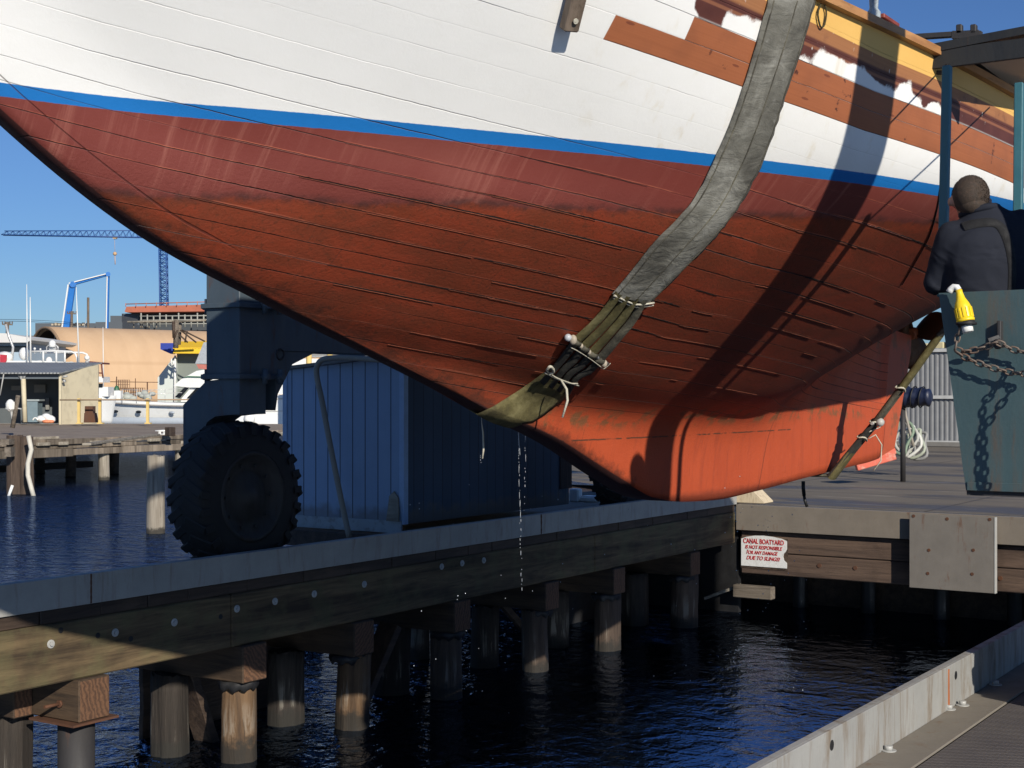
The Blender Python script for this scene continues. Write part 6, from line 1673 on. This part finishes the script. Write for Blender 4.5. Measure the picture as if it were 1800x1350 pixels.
# crab pots and gear between the yachts
rnd = random.Random(21)
M['potmesh'] = m_plain('rusty_pot', (.16, .09, .055), .9, 0, .4, 3)
for i, (x, y, lab) in enumerate(((192, 694, 'wire crab pot at the left end of the stack by the tan hangar'), (207, 690, 'wire crab pot with a green float tied on, second in the stack'), (226, 690, 'wire crab pot in the middle of the stack before the tan hangar'), (243, 690, 'wire crab pot at the right end of the stack beside the pale building'), (216, 676, 'wire crab pot lifted on top of the stack before the tan hangar'))):
    d = 112; w = .42; c = fp(x, y, d); mb = MB()
    for s in (-1, 0, 1): 
        for z in (-.35, 0, .35): mb.bar(c - RV * w + FV * .4 * s + Vector((0, 0, z)), c + RV * w + FV * .4 * s + Vector((0, 0, z)), .03, .03)
    for s in np.linspace(-1, 1, 6):
        for f in (-.4, .4): mb.bar(c + RV * w * s + FV * f + Vector((0, 0, -.35)), c + RV * w * s + FV * f + Vector((0, 0, .38)), .03, .03, up=RV)
    if i == 4: c2 = fp(x, y + 9, d)
    o = mb.build('crab_pot', M['potmesh']); tag(o, lab, 'crab pot', 'crab pots stacked by the hangar')
    if i == 1:
        mb = MB(); mb.ball(fp(205, 687, d - .6), .35, 10, 8, (.6, .6, 1.2)); f_ = mb.build('float', M['green'], o)
mb = MB()
rod(mb, 205, 700, 205, 662, 114, .04); rod(mb, 259, 700, 259, 672, 114, .05); rod(mb, 238, 700, 238, 665, 114, .03)
rod(mb, 190, 671, 278, 672, 114, .03)
tag(mb.build('pot_rack', M['rust']), 'thin rusty rack of uprights and one rail behind the crab pots', 'rack')
rnd = random.Random(4)
mb = MB()
for i in range(26): mb.ball(fp(rnd.uniform(150, 268), rnd.uniform(690, 702), 104), rnd.uniform(.15, .32), 8, 6, (1.3, 1, .8))
tag(mb.build('deck_gear', m_plain('mixed_gear', (.38, .40, .36), .8, 0, .75, .8)), 'heaped nets and gear on the foredeck of the white yacht', 'gear', kind='stuff')
mb = MB(); boxp(mb, 200, 687, 212, 701, 103, .7); tag(mb.build('gear_tub', M['whitepl']), 'square white tub among the heaped gear left of the pots', 'tub')

# ------------------------------------------------------------------ buildings behind
bd = 124
wb_ = thing('boathouse', 'pale boathouse with grey green wall and yellow and blue canopy roof', 'building', fp(320, 700, bd))
mb = MB(); slab(mb, [(277, 712), (277, 664), (305, 628), (310, 628), (310, 712)], bd, 6); mb.build('wall', m_plain('pale_green_wall', (.56, .60, .56), .7, 0, .08, .6), wb_)
mb = MB(); slab(mb, [(311, 712), (311, 622), (420, 622), (420, 712)], bd + .5, 6); mb.build('wall', m_plain('grey_green_wall', (.20, .225, .20), .8, 0, .1, .5), wb_)
mb = MB(); slab(mb, [(308, 612), (420, 612), (420, 622), (304, 621)], bd - 1.2, 1.6); mb.prism([fp(304, 613, bd - 1.2), fp(420, 613, bd - 1.2), fp(420, 602, bd + 1), fp(311, 602, bd + 1)], (0, 0, .1)); mb.build('yellow_canopy', m_plain('yellow_canopy', (.80, .50, .02), .6, 0, .06, 1), wb_)
mb = MB(); slab(mb, [(282, 603), (309, 603), (302, 620), (300, 622), (282, 614)], bd - 1.1, 1.5); mb.build('blue_canopy', m_plain('blue_canopy', (.02, .045, .30), .6, 0, .1, 1), wb_)
mb = MB(); rod(mb, 308, 625, 307, 712, bd - .2, .10); mb.tube([fp(x, y, bd - .3) for x, y in ((302, 630), (300, 638), (304, 642), (306, 634))], .06, 6); mb.build('downpipe', M['gel'], wb_)

HD = 150
hg = thing('arched_hangar', 'long tan arched hangar with a dark open end facing left', 'building', fp(200, 693, HD))
ang = R(38); ax_ = (RV * math.cos(ang) + FV * math.sin(ang)).normalized(); nx = Vector((-ax_.y, ax_.x, 0))
base = fp(80, 693, HD + 3); base.z = .0
Hh = 1.6 + (CYP - 574) / FPX * (HD + 3); Rr = 6.4
k = NK('tan_membrane'); P = k.coord()
m_ = k.map(P, (.5, .5, .12)); n = k.noise(m_, 1.2, 5, .6)
c = k.mix(n, (.50, .325, .185), (.62, .43, .265))
z = k.sep(P)[2]
c = k.mix(k.math('MULTIPLY', k.math('SUBTRACT', 1, k.step(k.math('ABSOLUTE', k.math('SUBTRACT', z, 3.3)), .05, .3)), .22), c, (.34, .20, .10))
al = k.math('ADD', k.math('MULTIPLY', k.sep(P)[0], ax_.x), k.math('MULTIPLY', k.sep(P)[1], ax_.y))
rib = k.math('ABSOLUTE', k.math('SINE', k.math('MULTIPLY', al, 1.25)))
M['tan'] = k.done(c, .8, 0, k.bump(rib, .35, .15))
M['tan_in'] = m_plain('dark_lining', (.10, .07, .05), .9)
prof = [(math.cos(t) * Rr, (Hh - 2.2) * 0 + 2.0 + (Hh - 2.0) * math.sin(t)) for t in np.linspace(0, math.pi, 33)]
prof = [(Rr, 0)] + prof + [(-Rr, 0)]
mb = MB(); mb.grid([[base + ax_ * s + nx * u + Vector((0, 0, zz)) for u, zz in prof] for s in np.linspace(0, 62, 22)])
mb.build('shell', M['tan'], hg).modifiers.new('s', 'SOLIDIFY').thickness = .25
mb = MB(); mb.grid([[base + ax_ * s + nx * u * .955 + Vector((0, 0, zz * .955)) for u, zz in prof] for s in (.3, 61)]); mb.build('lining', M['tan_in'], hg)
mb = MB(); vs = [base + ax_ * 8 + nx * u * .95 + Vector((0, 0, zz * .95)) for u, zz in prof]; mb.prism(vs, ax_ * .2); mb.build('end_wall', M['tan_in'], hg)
mb = MB(); mb.tube([base - ax_ * .05 + nx * u * .985 + Vector((0, 0, zz * .985)) for u, zz in prof], .16, 8); mb.build('end_rib', m_plain('brown_rib', (.30, .2, .12), .8), hg)
mb = MB(); q = base + ax_ * 1 + Vector((0, 0, Hh * .8)); mb.ball(q, .2); mb.cyl(q, q + Vector((0, 0, Hh * .16)), .04, seg=6); mb.build('hanging_lamp', M['steelrail'], hg)

gb = thing('low_building', 'low grey flat roofed building behind the tan hangar', 'building', fp(140, 690, 230))
mb = MB(); boxp(mb, 62, 568, 168, 700, 236, 20); boxp(mb, 168, 566, 215, 700, 234, 20); boxp(mb, 194, 555, 214, 566, 236, 10); mb.build('block', m_plain('slate_cladding', (.085, .10, .115), .7, 0, .25, .1), gb)
mb = MB(); 
for x in range(90, 150, 6): boxp(mb, x, 567 + (x % 4), x + 3.5, 572, 222, 1.5)
mb.build('roof_vent', m_plain('vent_tan', (.45, .38, .28), .8), gb)
cb = thing('unfinished_building', 'dark unfinished building with scaffolding and a red orange roof edge under the blue crane', 'building', fp(290, 690, 250))
mb = MB(); boxp(mb, 214, 551, 460, 700, 252, 24); mb.build('frame', m_plain('dark_facade', (.05, .06, .07), .7, 0, .4, .08), cb)
mb = MB(); boxp(mb, 214, 551, 245, 700, 251, .5); mb.build('facade_panel', m_plain('slate_panel', (.10, .12, .14), .6, 0, .15, .1), cb)
mb = MB(); slab(mb, [(219, 548), (222, 539), (460, 533), (460, 546), (222, 549)], 248, 26); mb.build('roof_edge', m_plain('red_formwork', (.42, .13, .075), .8, 0, .5, .25), cb)
mb = MB()
for i in range(20): rod(mb, 248 + 11 * i, 575, 248 + 11 * i, 550 + (i % 3) * 3, 247, .14, seg=5)
for y in (556, 563, 570): rod(mb, 246, y, 460, y - 2, 247, .12, seg=5)
mb.build('scaffolding', m_plain('scaffold_tube', (.32, .32, .28), .5), cb)
mb = MB()
for i in range(13): rod(mb, 221 + 18 * i, 539 - .4 * i, 221 + 18 * i, 533 - .5 * i, 247.5, .08, seg=4)
rod(mb, 221, 534.5, 460, 528, 247.5, .08, seg=4); mb.build('guard_rail', m_plain('orange_guard', (.5, .16, .08), .7), cb)
fr = thing('timber_gantry', 'weathered timber posts with a long horizontal beam above the boathouse canopy', 'gantry', fp(310, 600, 118))
mb = MB(); rod(mb, 309, 612, 310, 562, 118, .22, seg=8); rod(mb, 314, 606, 316, 566, 118.5, .18, seg=8); mb.build('post', M['timber_old'], fr)
mb = MB(); rod(mb, 224, 566, 308, 564.5, 118, .10); rod(mb, 316, 565, 362, 563, 118, .09); mb.build('beam', M['board'], fr)
mb = MB()
for p in ((317, 580, 345, 602), (320, 580, 360, 600), (325, 602, 329, 582), (312, 585, 330, 602)): rod(mb, *p, 118, .07)
rod(mb, 305, 565, 306, 594, 117.8, .14); rod(mb, 306, 596, 312, 580, 117.8, .08); mb.build('strut', M['timber_dark'], fr)
mb = MB()
for x in (235, 247, 250, 262, 275): rod(mb, x, 577, x, 563 + (x % 3), 118.5, .06)
mb.build('stanchion', M['board'], fr)

# tower crane
CD = 300
tc = thing('tower_crane', 'blue lattice tower crane with its jib reaching left over the hangar', 'crane', fp(288, 690, CD))
M['craneblue'] = m_plain('crane_blue', (.018, .075, .26), .5, 0, .2, .3)
def lattice(mb, a, b, side, up, w, h, n, r):
    a, b = Vector(a), Vector(b)
    cs = [(-w / 2, 0), (w / 2, 0), (-w / 2, h), (w / 2, h)] if h else [(-w / 2, -w / 2), (w / 2, -w / 2), (-w / 2, w / 2), (w / 2, w / 2)]
    def at(t, c): return a.lerp(b, t) + side * c[0] + up * c[1]
    for c in cs: mb.cyl(at(0, c), at(1, c), r, seg=5)
    for i in range(n):
        t0, t1 = i / n, (i + 1) / n
        for c0, c1 in ((0, 1), (2, 3), (0, 2), (1, 3)):
            mb.cyl(at(t0, cs[c0 if i % 2 else c1]), at(t1, cs[c1 if i % 2 else c0]), r * .6, seg=4); mb.cyl(at(t0, cs[c0]), at(t0, cs[c1]), r * .6, seg=4)
mb = MB(); lattice(mb, fp(290, 640, CD), fp(286, 398, CD), RV, FV, 1.45, 0, 34, .12); mb.build('mast', M['craneblue'], tc)
mb = MB()
j0, j1 = fp(286, 418, CD), fp(4, 413, CD); n = 26
for s in (-.6, .6): mb.cyl(j0 + FV * s, j1 + FV * s, .11, seg=5)
tp0, tp1 = fp(286, 405, CD), fp(8, 406, CD)
mb.cyl(tp0, tp1, .10, seg=5)
for i in range(n):
    t0, t1, tm = i / n, (i + 1) / n, (i + .5) / n
    for s in (-.6, .6):
        mb.cyl(j0.lerp(j1, t0) + FV * s, tp0.lerp(tp1, tm), .055, seg=4); mb.cyl(tp0.lerp(tp1, tm), j0.lerp(j1, t1) + FV * s, .055, seg=4)
    mb.cyl(j0.lerp(j1, t0) - FV * .6, j0.lerp(j1, t0) + FV * .6, .05, seg=4)
mb.build('jib', M['craneblue'], tc)
mb = MB(); lattice(mb, fp(288, 418, CD), fp(400, 420, CD), FV, Vector((0, 0, 1)), 1.2, 1.4, 10, .1); boxp(mb, 375, 419, 400, 440, CD, 1.5); mb.build('counter_jib', M['craneblue'], tc)
mb = MB(); lattice(mb, fp(286, 405, CD), fp(286, 340, CD), RV, FV, 1.2, 0, 10, .1); boxp(mb, 289, 418, 297, 432, CD, 1.6); mb.build('tower_head', M['craneblue'], tc)
mb = MB(); boxp(mb, 198, 416, 204, 419.5, CD - .4, 1); mb.build('trolley', m_plain('trolley_tan', (.5, .38, .25), .6), tc)
mb = MB(); rod(mb, 201.5, 419, 202, 444, CD, .035, seg=4); rod(mb, 202, 450, 202.5, 465, CD, .09, seg=5); mb.ball(fp(202, 446, CD), .42, 8, 6); mb.build('hook_block', m_plain('hook_orange', (.55, .36, .2), .6), tc)
# concrete pump boom
PD = 210
pb_ = thing('concrete_pump_boom', 'folding blue boom arm of a concrete pump rising behind the hangar', 'crane', fp(107, 640, PD))
M['boomblue'] = m_plain('boom_blue', (.02, .16, .50), .45, 0, .15, .4)
for nm, a, b, w0 in (('lower_arm', (107, 640), (128, 500), .85), ('middle_arm', (129, 499), (190, 482), .42), ('upper_arm', (190, 482), (187, 640), .38)):
    mb = MB(); mb.bar(fp(*a, PD), fp(*b, PD), .5, w0, up=RV, bev=.05); mb.build(nm, M['boomblue'], pb_)
mb = MB(); mb.bar(fp(100, 640, PD - .6), fp(120, 500, PD - .6), .18, .18); mb.bar(fp(121, 498, PD - .4), fp(188, 481, PD - .4), .14, .14); mb.bar(fp(188.5, 484, PD - .4), fp(185.5, 640, PD - .4), .14, .14); mb.build('pipe', M['gel'], pb_)
mb = MB(); mb.cyl(fp(128, 500, PD - .5), fp(128, 500, PD + .6), .45, seg=10); mb.cyl(fp(190, 482, PD - .5), fp(190, 482, PD + .6), .35, seg=10); mb.build('joint', M['boomblue'], pb_)
# utility poles
M['polewood'] = m_wood('pole_brown', (.20, .15, .11), (.10, .075, .05), 'Z')
for (x, y0, y1, d, arm, lab) in ((126, 547, 640, 190, 8, 'brown utility pole with one crossarm behind the hangar roof'), (155, 523, 640, 200, 0, 'bare slim utility pole between the pump boom and its hanging arm'), (13, 566, 650, 150, 9, 'grey utility pole with crossarm above the flybridge yacht at far left')):
    u = thing('utility_pole', lab, 'utility pole', fp(x, y1, d)); mb = MB(); rod(mb, x, y1, x, y0, d, .17, seg=8); mb.build('pole', M['polewood'], u)
    if arm:
        mb = MB(); mb.bar(fp(x - arm, y0 + 4, d), fp(x + arm, y0 + 4.6, d), .12, .14)
        for s in (-1, -.5, .5, 1): q = fp(x + arm * s * .95, y0 + 3, d); mb.cyl(q, q + Vector((0, 0, .22)), .07, seg=6)
        mb.build('crossarm', M['polewood'], u)
    else:
        mb = MB(); rod(mb, x - 1, y0 + 30, x - 14, 600, d, .03, seg=4); mb.build('stay_wire', M['steelrail'], u)
mb = MB()
for y in (566, 569): mb.tube([fp(-30 + 17.5 * i, y - 6 + .55 * (i - 4) ** 2 * .18 + .5 * i, 150 + 4 * i) for i in range(10)], .022, 4)
tag(mb.build('overhead_wire', M['black']), 'two thin sagging overhead wires between the utility poles at far left', 'wire')
wh = thing('warehouse', 'pale blue warehouse with a shallow white roof at the far left edge', 'building', fp(20, 690, 135))
mb = MB(); boxp(mb, -120, 602, 46, 700, 135, 12); mb.build('wall', m_plain('pale_blue_wall', (.36, .46, .54), .7, 0, .15, .3), wh)
mb = MB(); slab(mb, [(-120, 602), (-120, 582), (10, 586), (55, 594), (55, 598), (46, 602)], 134, 14); mb.build('roof', m_plain('white_roof', (.62, .62, .6), .7, 0, .1, .3), wh)
mb = MB(); boxp(mb, -120, 608, 46, 618, 134.9, .08); mb.build('window_band', M['glassdark'], wh)
mb = MB(); boxp(mb, 38, 560 + 30, 60, 640, 200, 10); tag(mb.build('dark_annex', M['darkwall']), 'dark block between the pale warehouse and the hangar mouth', 'building')
